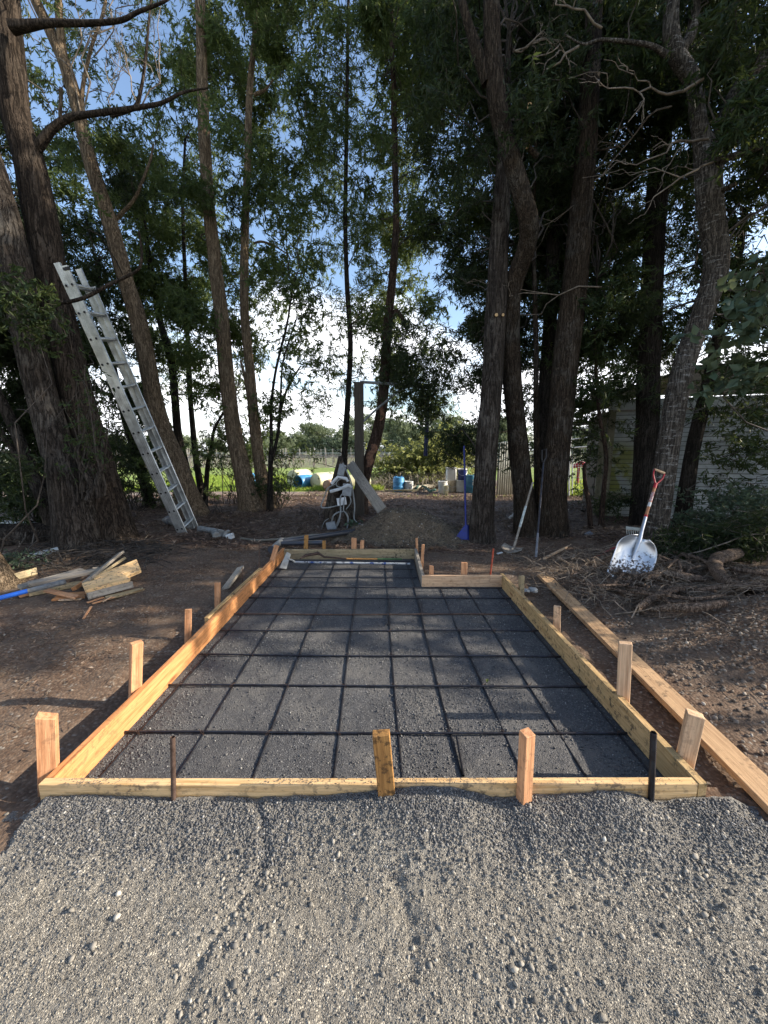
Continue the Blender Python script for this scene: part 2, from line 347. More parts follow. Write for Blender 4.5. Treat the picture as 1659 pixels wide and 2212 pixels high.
cx_ = Vb[Fb].mean(1); keep = ~((cx_[:, 0] > XN - 0.0) & (cx_[:, 1] > YN + 0.02)); Fb = Fb[keep]
tag(link('gravel_bed', mesh_np(Vb, Fb, True), None, BED), 'dark compacted base rock inside the wooden form', None, None, 'structure')
sheet('bare_soil', (-8, 8, 0.70, 9.0, 400, 220, soil_z), SOIL, 'brown stony soil round the wooden form')
# litter ground: overlaps soil, 4+ mm above where it begins
def lit_z(x, y):
    e = np.clip((y - 5.75 - 0.5 * fbm(x, y, 1.2, 3, 21) * 2 + 0.25 * (np.abs(x) < 1.6)) / 0.35, 0, 1)
    return soil_z(x, y) - 0.05 + 0.06 * e + 0.03 * fbm(x, y, 6, 3, 22) * e
sheet('leaf_litter_ground', (-10, 10, 5.2, 13.6, 330, 150, lit_z), LIT, 'dark ground under the trees covered in fallen leaves')
sheet('dirt_track', (-30, 30, 13.3, 15.2, 120, 12, lambda x, y: -0.03 + 0.03 * fbm(x, y, 1.5, 3, 31)), PALE, 'pale gravel track behind the trees')
sheet('dirt_track', (-1.5, 30, 15.15, 21.0, 90, 30, lambda x, y: -0.03 + 0.03 * fbm(x, y, 1.5, 3, 31)), PALE, 'rust coloured bark covered yard round the plastic drums')
sheet('grass_field', (-60, -1.3, 15.1, 36.0, 120, 60, lambda x, y: -0.035 + 0.08 * fbm(x, y, 0.7, 3, 32)), GRASSG, 'bright green grass field behind the trees')
sheet('grass_field', (-1.4, 60, 20.8, 36.0, 120, 40, lambda x, y: -0.04 + 0.08 * fbm(x, y, 0.7, 3, 32)), GRASSG, 'green grass behind the drums')
sheet('vineyard_floor', (-400, 400, 35.8, 700, 60, 60, lambda x, y: -0.06 + 0 * x), VINEG, 'flat vineyard ground reaching the horizon')
V0 = np.array([(-1500, -1500, -0.5), (1500, -1500, -0.5), (1500, 1500, -0.5), (-1500, 1500, -0.5)]); tag(link('ground', mesh_np(V0, np.array([[0, 1, 2, 3]])), None, VINEG), 'ground beyond and below the garden', None, None, 'structure')

# ------------------------------------------------------------------ stones
def icosa():
    t = (1 + 5 ** .5) / 2
    v = np.array([(-1, t, 0), (1, t, 0), (-1, -t, 0), (1, -t, 0), (0, -1, t), (0, 1, t), (0, -1, -t), (0, 1, -t), (t, 0, -1), (t, 0, 1), (-t, 0, -1), (-t, 0, 1)]) / math.hypot(1, t)
    f = np.array([(0, 11, 5), (0, 5, 1), (0, 1, 7), (0, 7, 10), (0, 10, 11), (1, 5, 9), (5, 11, 4), (11, 10, 2), (10, 7, 6), (7, 1, 8), (3, 9, 4), (3, 4, 2), (3, 2, 6), (3, 6, 8), (3, 8, 9), (4, 9, 5), (2, 4, 11), (6, 2, 10), (8, 6, 7), (9, 8, 1)])
    return v, f
def octa():
    v = np.array([(1, 0, 0), (-1, 0, 0), (0, 1, 0), (0, -1, 0), (0, 0, 1), (0, 0, -1)], float)
    f = np.array([(0, 2, 4), (2, 1, 4), (1, 3, 4), (3, 0, 4), (2, 0, 5), (1, 2, 5), (3, 1, 5), (0, 3, 5)]); return v, f
def rand_rot(n):
    q = rng.normal(size=(n, 4)); q /= np.linalg.norm(q, axis=1)[:, None]; w_, x, y, z = q.T
    return np.stack([1 - 2 * (y * y + z * z), 2 * (x * y - z * w_), 2 * (x * z + y * w_), 2 * (x * y + z * w_), 1 - 2 * (x * x + z * z), 2 * (y * z - x * w_), 2 * (x * z - y * w_), 2 * (y * z + x * w_), 1 - 2 * (x * x + y * y)], 1).reshape(n, 3, 3)
def stones(name, P, S, mat, label, hi=False, jit=0.28):
    v, f = icosa() if hi else octa(); n = len(P)
    V = v[None] * (1 + rng.uniform(-jit, jit, (n, len(v), 1))); V = V * rng.uniform(0.55, 1.15, (n, 1, 3))
    V = np.einsum('nij,nkj->nki', rand_rot(n), V) * S[:, None, None]; V[:, :, 2] *= 0.75; V = V + P[:, None, :]
    F = f[None] + (np.arange(n) * len(v))[:, None, None]
    o = link(name, mesh_np(V.reshape(-1, 3), F.reshape(-1, 3)), None, mat); return tag(o, label, None, None, 'stuff')
def scatter(n, x0, x1, y0, y1, dens=None):
    P = rng.uniform((x0, y0), (x1, y1), (int(n), 2))
    if dens is not None: P = P[rng.random(len(P)) < dens(P[:, 0], P[:, 1])]
    return P
def clump(x, y, s=3, seed=40, lo=0.0, hi=0.18, base=0.2): return np.clip(base + np.clip((fbm(x, y, s, 4, seed) - lo) / (hi - lo), 0, 1) * (1 - base), 0, 1)
q = scatter(95000, -1.6, 1.7, 0.74, 1.46, lambda x, y: clump(x, y, 4, 41, -0.12, 0.15, 0.4))
S = rng.uniform(0.0014, 0.0036, len(q)); stones('fine_gravel', np.c_[q, drive_z(q[:, 0], q[:, 1]) + S * 0.2], S, ST_G, 'small grey gravel chips of the driveway')
q = scatter(900, -1.5, 1.9, 0.74, 1.44, lambda x, y: np.clip(.05 + np.exp(-((x + .50) / .10) ** 2 - ((y - 1.05) / .2) ** 2) + np.exp(-((x - .40) / .13) ** 2 - ((y - .92) / .18) ** 2) + .8 * np.exp(-((x - 1.15) / .25) ** 2 - ((y - 1.15) / .2) ** 2) + .6 * np.exp(-((x + .95) / .1) ** 2 - ((y - .98) / .1) ** 2), 0, 1))
S = rng.uniform(0.006, 0.0125, len(q)); stones('loose_stones', np.c_[q, drive_z(q[:, 0], q[:, 1]) + S * .3], S, ST_G, 'larger loose stones gathered in streaks on the driveway', True)
def big_d(x, y): return np.clip(0.10 + 1.2 * np.clip(fbm(x, y, 2.2, 4, 43) - 0.0, 0, .4) * 2.2 + 0.8 * np.exp(-((x + .48) / .12) ** 2) + 0.8 * np.exp(-((x - .42 - (1.46 - y) * .0) / .12) ** 2 - ((y - 0.95) / .2) ** 2) + .5 * (x > 1.0), 0, 1)
q = scatter(5500, -1.8, 2.3, 0.74, 1.46, big_d)
S = rng.uniform(0.0032, 0.0068, len(q)) * (1 + .9 * (rng.random(len(q)) ** 9)); stones('coarse_gravel', np.c_[q, drive_z(q[:, 0], q[:, 1]) + S * 0.25], S, ST_G, 'coarse loose grey stones strewn over the driveway', True)
q = scatter(30000, -1.5, 1.9, 1.12, 1.462, lambda x, y: clump(x, y, 5, 44, -0.1, 0.1, .4) * np.clip((y - 1.12) / .22, 0, 1))
S = rng.uniform(0.002, 0.0065, len(q)); stones('dark_gravel', np.c_[q, drive_z(q[:, 0], q[:, 1]) + S * 0.35], S, ST_D, 'fresh dark gravel heaped against the front board', True)
q = scatter(100000, XL + .05, XR - .05, YF + .05, YB - .05, lambda x, y: clump(x, y, 2.6, 45, -0.06, 0.14, 0.13) * inside_form(x, y, -.05) * np.clip(1.5 - y / 5, .3, 1))
S = rng.uniform(0.002, 0.0065, len(q)) * (1 + .8 * rng.random(len(q)) ** 8); stones('base_rock_chips', np.c_[q, bed_z(q[:, 0], q[:, 1]) + S * .25], S, ST_D, 'loose chips of dark rock inside the form')
def out(x, y): return ~inside_form(x, y, 0.06)
q = scatter(20000, -4.5, 5.2, 1.2, 6.0, lambda x, y: out(x, y) * clump(x, y, 1.5, 46, -.05, .2, .12) * np.where(x > 1.5, 1.0, .5) * ((y > 1.5) | (x < -1.6)))
S = rng.uniform(0.003, 0.012, len(q)) * (1 + 1.0 * rng.random(len(q)) ** 7); stones('soil_pebbles', np.c_[q, soil_z(q[:, 0], q[:, 1]) + S * .2], S, ST_B, 'pebbles lying in the brown soil')
q = scatter(9000, 1.75, 5.0, 1.3, 4.3, lambda x, y: np.clip(gauss(x, y, 3.3, 2.6, 1.3, .9) * 1.3, 0, 1))
S = rng.uniform(0.005, 0.018, len(q)); stones('heap_stones', np.c_[q, soil_z(q[:, 0], q[:, 1]) + S * .25], S, ST_B, 'stones in the dirt heap at the right', True)

# ------------------------------------------------------------------ foliage makers
LEAF = M_leaf('dark_leaf', (0.011, 0.018, 0.008), (0.030, 0.048, 0.016), (0.07, 0.092, 0.026), .32)
LEAFB = M_leaf('olive_leaf', (0.014, 0.026, 0.010), (0.030, 0.052, 0.016), (0.09, 0.11, 0.025), .3)
LEAFG = M_leaf('yellow_green_leaf', (0.10, 0.12, 0.035), (0.20, 0.22, 0.06), (0.34, 0.34, 0.11), 0.3)
LEAFF = M_leaf('far_leaf', (0.085, 0.11, 0.07), (0.15, 0.185, 0.10), (0.22, 0.26, 0.13), 0.25)  # paled so that distance haze on the pines sits in the leaf colour
LEAFO = M_leaf('grey_green_leaf', (0.03, 0.055, 0.035), (0.06, 0.095, 0.06), (0.16, 0.18, 0.08), 0.2)
LEAFM = M_leaf('mid_green_leaf', (0.022, 0.038, 0.013), (0.060, 0.092, 0.028), (0.15, 0.185, 0.05), .42)
DRY = M_leaf('dry_leaf', (0.055, 0.034, 0.023), (0.17, 0.115, 0.08), (0.42, 0.33, 0.25), 0.1)
GRASSM = M_leaf('grass_blade', (0.12, 0.20, 0.02), (0.24, 0.34, 0.05), (0.38, 0.42, 0.10), 0.45)
TWIG = M_plain('twig_bark', (0.075, 0.062, 0.05), 0.9, dirt=(0.03, 0.025, 0.02), dscale=14)
TWIGL = M_plain('pale_twig', (0.21, 0.175, 0.135), 0.9, dirt=(0.085, 0.065, 0.048), dscale=14)

def leaf_mesh(P, D, L, Wd, fold=0.25, roll=None):
    """P base points, D unit directions, L lengths, Wd widths -> folded lance leaves, 2 triangles each"""
    n = len(P); r = rng.normal(size=(n, 3)) if roll is None else roll
    S_ = np.cross(D, r); S_ /= np.linalg.norm(S_, axis=1)[:, None] + 1e-9; N = np.cross(S_, D)
    a = P; c = P + D * L[:, None] - N * (L * 0.12)[:, None]; m = P + D * (L * 0.42)[:, None]
    b = m + S_ * (Wd / 2)[:, None] + N * (Wd * fold)[:, None]; d = m - S_ * (Wd / 2)[:, None] + N * (Wd * fold)[:, None]
    V = np.stack([a, b, c, d], 1).reshape(-1, 3); i = np.arange(n)[:, None] * 4
    F = np.concatenate([i + np.array([[0, 1, 2]]), i + np.array([[0, 2, 3]])], 1).reshape(-1, 3)
    return V, F
def sprays(C, nl=15, L=0.30, droop=0.5, leafL=(0.07, 0.115), leafW=0.19, out_dir=None):
    """each centre of C gets a twig with leaves along it"""
    n = len(C); d = rng.normal(size=(n, 3)); d[:, 2] = d[:, 2] * 0.5 - droop
    if out_dir is not None: d += out_dir * 0.8
    d /= np.linalg.norm(d, axis=1)[:, None]; Ls = L * rng.uniform(0.6, 1.25, n)
    A = C - d * (Ls / 2)[:, None]
    t = rng.random((n, nl)); P = A[:, None] + d[:, None] * (t * Ls[:, None])[..., None] + rng.normal(size=(n, nl, 3)) * 0.012
    D = d[:, None] * 0.75 + rng.normal(size=(n, nl, 3)) * 0.55; D[..., 2] -= droop * 0.4; D /= np.linalg.norm(D, axis=2)[..., None]
    P = P.reshape(-1, 3); D = D.reshape(-1, 3); ll = rng.uniform(*leafL, len(P)); V, F = leaf_mesh(P, D, ll, ll * leafW * rng.uniform(.8, 1.3, len(P)))
    # twig: a three sided sliver
    s = np.cross(d, (0.3, 0.9, 0.1)); s /= np.linalg.norm(s, axis=1)[:, None]; s2 = np.cross(d, s); r0 = 0.0035
    B = A + d * Ls[:, None]; TV = np.stack([A + s * r0, A - s * r0 * .5 + s2 * r0, A - s * r0 * .5 - s2 * r0, B], 1).reshape(-1, 3)
    i = np.arange(n)[:, None] * 4; TF = np.concatenate([i + np.array([[0, 1, 3]]), i + np.array([[1, 2, 3]]), i + np.array([[2, 0, 3]])], 1).reshape(-1, 3)
    return (V, F), (TV, TF), A
def join(parts):
    Vs, Fs, o = [], [], 0
    for V, F in parts: Vs.append(V); Fs.append(np.asarray(F) + o); o += len(V)
    return np.concatenate(Vs), np.concatenate(Fs)
def np_tube(pts, rs, seg=4):
    pts = np.asarray(pts, float); n = len(pts); T = np.gradient(pts, axis=0); T /= np.linalg.norm(T, axis=1)[:, None] + 1e-9
    ref = np.array((0.13, 0.97, 0.2)); A = np.cross(T, ref); A /= np.linalg.norm(A, axis=1)[:, None] + 1e-9; B = np.cross(T, A)
    a = np.arange(seg) * 2 * math.pi / seg; rs = np.broadcast_to(rs, (n,))
    V = pts[:, None] + (A[:, None] * np.cos(a)[None, :, None] + B[:, None] * np.sin(a)[None, :, None]) * rs[:, None, None]
    i = np.arange(n - 1)[:, None] * seg; k = np.arange(seg)[None]; k2 = (k + 1) % seg
    F = np.stack([i + k, i + k2, i + seg + k2, i + seg + k], 2).reshape(-1, 4); F = np.concatenate([F[:, [0, 1, 2]], F[:, [0, 2, 3]]])
    return V.reshape(-1, 3), F
def wob_path(a, b, n=7, amp=0.1, sag=0.0):
    a = np.asarray(a, float); b = np.asarray(b, float); t = np.linspace(0, 1, n)[:, None]; L = np.linalg.norm(b - a)
    p = a + (b - a) * t; off = np.cumsum(rng.normal(size=(n, 3)), 0); off -= off[0] + (off[-1] - off[0]) * t
    p = p + off * amp * L / n * 1.0; p[:, 2] += (sag * L * 4 * t * (1 - t))[:, 0]; return p

def smooth_path(pts, n):
    """Catmull-Rom through rows (x, y, z, r)"""
    p = np.asarray(pts, float); p = np.vstack([2 * p[0] - p[1], p, 2 * p[-1] - p[-2]]); out_ = []
    m = len(p) - 3
    for s in np.linspace(0, m - 1e-6, n):
        i = int(s); t = s - i; a, b, c, d = p[i:i + 4]
        out_.append(0.5 * ((2 * b) + (-a + c) * t + (2 * a - 5 * b + 4 * c - d) * t * t + (-a + 3 * b - 3 * c + d) * t ** 3))
    return np.array(out_)
def trunk_mesh(path, seg=40, rings=120, rough=0.05, furrow=20, flare=0.5, flh=0.35, seed=0, tw=0.0):
    P = smooth_path(path, rings); c = P[:, :3]; r = np.maximum(P[:, 3], 0.002)
    T = np.gradient(c, axis=0); L = np.r_[0, np.cumsum(np.linalg.norm(np.diff(c, axis=0), axis=1))]; T /= np.linalg.norm(T, axis=1)[:, None]
    ref = np.array((0.02, 1.0, 0.03)); A = np.cross(T, ref); A /= np.linalg.norm(A, axis=1)[:, None]; B = np.cross(T, A)
    a = np.arange(seg) * 2 * math.pi / seg; AA, LL = np.meshgrid(a, L)
    fx = np.cos(AA) * furrow / 3 + 40; fy = np.sin(AA) * furrow / 3 + 40
    n1 = vnoise(fx * 1.0 + seed, fy + LL * 1.1) + vnoise(fx * 2.1 + seed, fy * 2.1 + LL * 2.3) * 0.6
    ridge = np.abs(vnoise(fx * 2.6 + 3 + seed, fy * 2.6 + LL * 1.7) - 0.5) * 2
    lump = vnoise(np.cos(AA) * .8 + 9 + seed, np.sin(AA) * .8 + LL * 1.4) - 0.5
    rr = r[:, None] * (1 + rough * (n1 - 0.8) + rough * 1.1 * (ridge - 0.4) + 0.14 * lump)
    fl = np.exp(-LL / flh) * flare; rr = rr * (1 + fl * (0.75 + 0.55 * np.sin(AA * 5 + seed) * np.exp(-LL / (flh * 1.2))))
    V = c[:, None] + (A[:, None] * np.cos(a)[None, :, None] + B[:, None] * np.sin(a)[None, :, None]) * rr[..., None]
    i = np.arange(rings - 1)[:, None] * seg; k = np.arange(seg)[None]; k2 = (k + 1) % seg
    F = np.stack([i + k, i + k2, i + seg + k2, i + seg + k], 2).reshape(-1, 4)
    return V.reshape(-1, 3), F, P

BK_A = M_bark('furrowed_bark', (0.020, 0.016, 0.013), (0.050, 0.040, 0.032), (0.105, 0.09, 0.073), 1.0, patch=(0.19, 0.175, 0.15), patch_amt=0.45)
BK_A2 = M_bark('dark_red_bark', (0.016, 0.012, 0.009), (0.040, 0.030, 0.022), (0.085, 0.066, 0.05), 1.0, patch=(0.12, 0.10, 0.08), patch_amt=0.3)
BK_T = M_bark('tan_bark', (0.09, 0.062, 0.038), (0.20, 0.145, 0.092), (0.32, 0.245, 0.16), 1.3, patch=(0.2, 0.17, 0.12), patch_amt=0.2)  # tan bark lightened; missing sun on the trunks is put into its colour
BK_D = M_bark('dark_bark', (0.014, 0.011, 0.009), (0.030, 0.025, 0.020), (0.058, 0.05, 0.04), 1.2, patch_amt=0.05)
BK_M = M_bark('greenish_bark', (0.020, 0.014, 0.010), (0.048, 0.035, 0.024), (0.10, 0.08, 0.056), 1.6, patch=(0.15, 0.15, 0.135), patch_amt=0.35)
BK_P = M_bark('pale_banded_bark', (0.032, 0.026, 0.021), (0.08, 0.068, 0.055), (0.155, 0.135, 0.11), 1.3, bands=0.8, patch=(.22,.21,.185), patch_amt=0.4)
BK_R = M_bark('red_brown_bark', (0.03, 0.019, 0.014), (0.07, 0.045, 0.032), (0.14, 0.10, 0.075), 1.4, patch_amt=0.1)
CUT = M_wood('cut_wood_face', (0.45, 0.27, 0.12), (0.6, 0.4, 0.2), stain_amt=0.1, knots=False)

def P3(rows, y):  # rows (u, v, widthpx[, dy])
    o = []
    for r_ in rows:
        yy = y + (r_[3] if len(r_) > 3 else 0); p = pt(r_[0], r_[1], yy); o.append((p.x, p.y, p.z, rad(r_[2], p) * .93))
    return o
TREES = {}
def make_tree(key, label, rows, y, bark, kind='tree', seg=36, rings=110, flare=0.5, limbs=(), rough=0.05, name='tree', cat='tree', group='trees round the building plot', ground=True):
    path = P3(rows, y)
    if ground and path[0][2] > -0.1:
        b = path[0]; path[0] = (b[0], b[1], -0.12, b[3])
    base = Vector(path[0][:3]); base.z = 0
    root = empty(name, base, label, cat, group)
    V, F, PP = trunk_mesh(path, seg, rings, rough, flare=flare, seed=len(TREES) * 3.7)
    link('trunk', shift(mesh_np(V, F, True), root), root, bark)
    allp = [PP]
    for lr in limbs:
        dy_ = lr[0]; lp = P3(lr[1], y + dy_)
        V, F, LP = trunk_mesh(lp, 20, 50, rough, flare=0.15, seed=len(lp) + len(TREES)); link('limb', shift(mesh_np(V, F, True), root), root, bark); allp.append(LP)
    TREES[key] = dict(root=root, path=PP, y=y, rows=sorted([(r_[1], r_[0]) for r_ in rows]), sp=[], br=[], limbs=allp)
    return root
# (u, v, width) in survey pixels, base first
make_tree('A1', 'thick furrowed trunk beside the split stump hollow, leftmost of the large trees', [(176, 1195, 96), (160, 1110, 82), (140, 1015, 72), (108, 915, 64), (78, 800, 60), (42, 620, 62), (10, 475, 62), (-60, 250, 60), (-150, 0, 50), (-230, -250, 35)], 5.75, BK_A, seg=64, rings=240, flare=0.2)
make_tree('A2', 'large dark trunk the aluminium ladder leans on', [(256, 1180, 100), (230, 1090, 84), (204, 990, 72), (170, 864, 66), (134, 714, 62), (112, 614, 62), (95, 500, 68), (65, 350, 62), (35, 250, 58), (20, 100, 56), (12, 0, 54), (0, -220, 44)], 6.15, BK_A2, seg=64, rings=260, flare=0.22,
    limbs=[(0, [(80, 322, 20), (115, 278, 17), (150, 255, 15), (185, 248, 13), (245, 240, 12), (300, 232, 10), (350, 222, 8), (395, 200, 6), (450, 190, 3)]),
           (-.2, [(25, 60, 24), (60, 56, 20), (110, 50, 15), (190, 50, 12), (260, 44, 10), (300, 25, 8), (360, 0, 6), (400, -40, 5)]),
           (.2, [(240, 250, 8), (290, 232, 8), (305, 190, 7), (315, 120, 6), (322, 40, 5), (330, -30, 4)]),
           (-.9, [(120, 655, 6), (150, 652, 8), (190, 640, 8), (230, 618, 8), (268, 600, 7), (300, 580, 6), (306, 545, 5), (300, 500, 4)])])
make_tree('T1', 'tall leaning tan trunk just right of the ladder', [(420, 1085, 56), (385, 1010, 46), (350, 930, 42), (330, 850, 38), (300, 700, 37), (270, 600, 34), (240, 490, 32), (205, 380, 30), (185, 310, 29), (165, 220, 28), (140, 140, 26), (105, 60, 24), (70, -20, 22), (20, -200, 17)], 9.0, BK_T, rings=160,
    limbs=[(0, [(150, 190, 20), (135, 110, 17), (128, 40, 15), (125, -60, 12)]),
           (.1, [(240, 485, 8), (262, 462, 8), (290, 430, 7), (308, 390, 6), (325, 345, 5), (332, 310, 3)]),
           (0, [(175, 240, 9), (180, 180, 8), (198, 100, 7), (222, 30, 6), (235, -40, 4)]),
           (0, [(132, 190, 7), (130, 250, 7), (132, 262, 5)])])
make_tree('T2', 'straight tan trunk sunlit above, thicker of the pair left of centre', [(545, 1085, 52), (522, 1010, 40), (503, 920, 36), (488, 800, 34), (478, 680, 31), (463, 560, 29), (450, 430, 27), (442, 300, 26), (437, 180, 24), (434, 60, 22), (430, -80, 20), (425, -260, 15)], 9.6, BK_T, rings=160)
make_tree('T2b', 'slim trunk immediately right of the tall straight tan trunk', [(582, 1080, 46), (562, 1010, 28), (550, 920, 25), (540, 800, 22), (530, 700, 20), (527, 600, 19), (530, 480, 17), (535, 350, 16), (539, 200, 15), (550, 80, 12), (560, -60, 10), (575, -200, 8)], 9.9, BK_T, rings=140,
    limbs=[(0, [(548, 205, 6), (560, 200, 7), (575, 192, 5), (590, 172, 3)]), (0, [(556, 985, 9), (543, 900, 8), (530, 820, 7), (520, 780, 5)]),
           (.2, [(548, 525, 4), (565, 522, 5), (590, 530, 4), (620, 548, 3)])])
make_tree('T3', 'thin straight trunk rising in the centre in front of the distant pines', [(744, 1062, 15), (744, 1000, 14), (748, 920, 14), (753, 840, 13), (757, 740, 12), (750, 620, 11), (746, 480, 10), (748, 330, 9), (750, 180, 8), (752, 40, 7), (755, -120, 5)], 9.4, BK_D, rings=110, seg=20)
make_tree('T3b', 'crooked trunk with peeled orange bark near its foot', [(768, 1090, 48), (782, 1050, 32), (800, 985, 26), (814, 940, 26), (825, 880, 25), (832, 800, 23), (838, 700, 21), (848, 600, 18), (856, 480, 15), (853, 350, 14), (850, 200, 13), (846, 80, 11), (843, -60, 9)], 9.2, BK_R, rings=150,
    limbs=[(0, [(842, 700, 8), (855, 672, 9), (870, 690, 8), (880, 720, 5)])])
make_tree('T4', 'rough grey brown trunk directly right of the blue handled scraper', [(1040, 1172, 60), (1041, 1120, 52), (1047, 1040, 48), (1052, 950, 47), (1062, 850, 47), (1068, 740, 47), (1074, 620, 46), (1080, 500, 42), (1086, 380, 34), (1092, 260, 24), (1096, 160, 16), (1100, 60, 9)], 6.45, BK_A, seg=60, rings=240, flare=0.25)
make_tree('T5', 'greenish trunk behind the leaning round point shovel with sawn branch stubs higher up', [(1140, 1165, 58), (1130, 1060, 46), (1118, 940, 44), (1108, 840, 42), (1102, 720, 42, -.1), (1108, 620, 42, -.25), (1135, 540, 40, -.5), (1142, 480, 42, -.7), (1125, 410, 42, -.8), (1100, 325, 42, -.85), (1078, 240, 42, -.9), (1066, 150, 42, -.9), (1062, 60, 38, -.9), (1060, -60, 34, -.9), (1060, -220, 26, -.9)], 6.75, BK_M, seg=52, rings=260, flare=0.25,
    limbs=[(-.9, [(1052, 180, 22), (1030, 110, 24), (1014, 60, 20), (1000, 10, 18), (988, -60, 15)])])
make_tree('T6', 'broad straight trunk right of the dark digging bar', [(1196, 1168, 66), (1196, 1090, 56), (1202, 1000, 54), (1212, 900, 54), (1223, 780, 54), (1236, 660, 54), (1246, 560, 53), (1256, 440, 50), (1266, 320, 46), (1274, 180, 42), (1282, 40, 36), (1290, -140, 28)], 6.6, BK_M, seg=60, rings=240, flare=0.25)
make_tree('T56', 'thin pale pole like stem between the two middle right trunks', [(1160, 1160, 20), (1160, 1050, 14), (1158, 900, 12), (1158, 760, 11), (1155, 620, 10), (1152, 480, 8), (1158, 300, 6), (1160, 120, 5)], 7.0, BK_M, seg=16, rings=80)
make_tree('T57', 'black shaded trunk hidden between the two middle right trunks', [(1175, 1150, 34), (1172, 1000, 30), (1178, 850, 30), (1188, 700, 30), (1196, 500, 28), (1200, 300, 24), (1205, 100, 20), (1208, -100, 15)], 7.7, BK_D, seg=20, rings=80)
make_tree('T8', 'nearly black straight trunk in front of the left end of the shed', [(1392, 1130, 60), (1392, 1050, 48), (1396, 950, 47), (1399, 850, 46), (1404, 740, 45), (1410, 600, 44), (1418, 450, 42), (1428, 300, 40), (1438, 160, 38), (1445, 40, 34), (1450, -140, 26)], 7.6, BK_D, seg=44, rings=160, flare=0.25)
make_tree('T9', 'crooked pale banded trunk behind the aluminium scoop shovel, forking high up', [(1400, 1196, 66), (1415, 1140, 50), (1432, 1040, 47), (1448, 940, 46), (1460, 860, 45), (1480, 780, 44), (1512, 690, 44), (1540, 610, 48), (1548, 555, 48), (1538, 480, 48), (1532, 400, 50), (1530, 345, 52), (1514, 290, 34), (1505, 240, 32), (1502, 195, 32), (1488, 160, 34), (1466, 128, 34), (1452, 90, 34), (1450, 30, 30), (1462, -60, 26), (1480, -200, 20)], 5.6, BK_P, seg=56, rings=300, flare=0.3,
    limbs=[(0, [(1536, 345, 34), (1558, 285, 34), (1585, 210, 34), (1620, 160, 30), (1670, 105, 26), (1740, 40, 20)]),
           (.0, [(1460, 120, 20), (1490, 80, 22), (1500, 30, 18), (1515, -60, 14)]),
           (-.3, [(1550, 350, 14), (1590, 335, 14), (1640, 318, 14), (1700, 300, 12)]),
           (-.2, [(1440, 118, 12), (1410, 100, 10), (1370, 92, 9), (1300, 86, 7), (1260, 95, 5), (1220, 75, 3)])])
make_tree('T10', 'slanting dark trunk against the shed wall right of the pale banded tree', [(1475, 1105, 34), (1490, 1010, 30), (1508, 920, 28), (1525, 850, 27), (1540, 780, 24), (1560, 690, 20), (1590, 580, 16), (1610, 450, 13)], 7.2, BK_D, seg=24, rings=80)
make_tree('T1b', 'dark curving trunk behind the tan leaning trunk', [(420, 1072, 28), (400, 1010, 20), (385, 940, 18), (378, 860, 17), (370, 780, 16), (350, 710, 15), (335, 640, 13), (322, 560, 11), (300, 400, 8)], 10.6, BK_D, seg=20, rings=80)
make_tree('T1c', 'slender dark trunk left of the central grass gap', [(440, 1068, 18), (425, 1000, 13), (414, 900, 12), (408, 800, 11), (404, 700, 10), (400, 600, 9), (395, 450, 7), (400, 300, 5)], 11.2, BK_D, seg=16, rings=60)
make_tree('Tx', 'dark leaning trunk in the thicket behind the ladder foot', [(330, 1090, 22), (300, 1000, 20), (270, 900, 18), (245, 800, 16), (225, 700, 13), (210, 560, 10)], 10.0, BK_D, seg=16, rings=60)
make_tree('S1', 'leaning twin stemmed young trunk at the far left behind the big trees', [(130, 1172, 36), (100, 1095, 30), (68, 1020, 26), (42, 950, 24), (15, 890, 22), (-20, 820, 20), (-60, 700, 16)], 6.3, BK_A, seg=28, rings=80,
    limbs=[(0, [(130, 1130, 16), (95, 1080, 14), (60, 1020, 12), (20, 960, 12), (-20, 900, 10)]),(.1, [(175, 1150, 20), (150, 1120, 18), (110, 1065, 16), (75, 1020, 14)])])
make_tree('R1', 'thin sapling with a bend in front of the wire gate', [(1300, 1120, 12), (1304, 1060, 10), (1310, 1000, 9), (1305, 950, 9), (1295, 900, 8), (1290, 830, 7), (1285, 740, 6), (1290, 600, 4)], 7.3, BK_R, seg=12, rings=50)
make_tree('R2', 'short broken sapling standing left of the bent sapling', [(1280, 1150, 10), (1272, 1090, 10), (1265, 1050, 9), (1262, 1020, 8), (1264, 1000, 7)], 7.0, BK_R, seg=12, rings=30)
make_tree('S2', 'many stemmed sapling right of the straight tan trunk', [(580, 1060, 16), (584, 1000, 11), (586, 950, 8), (586, 880, 7), (596, 800, 6), (620, 700, 5), (632, 620, 4)], 9.5, BK_D, seg=12, rings=60,
    limbs=[(0, [(586, 1000, 8), (600, 940, 7), (608, 880, 6), (625, 830, 5), (650, 790, 3)]), (0, [(600, 940, 5), (606, 860, 5), (612, 780, 4), (640, 690, 3)])])
make_tree('S3', 'bushy sapling with thin dark stems left of the central grass gap', [(438, 1064, 12), (448, 1010, 10), (456, 970, 8), (462, 930, 7), (478, 900, 5), (500, 870, 4)], 10.0, BK_D, seg=12, rings=40)
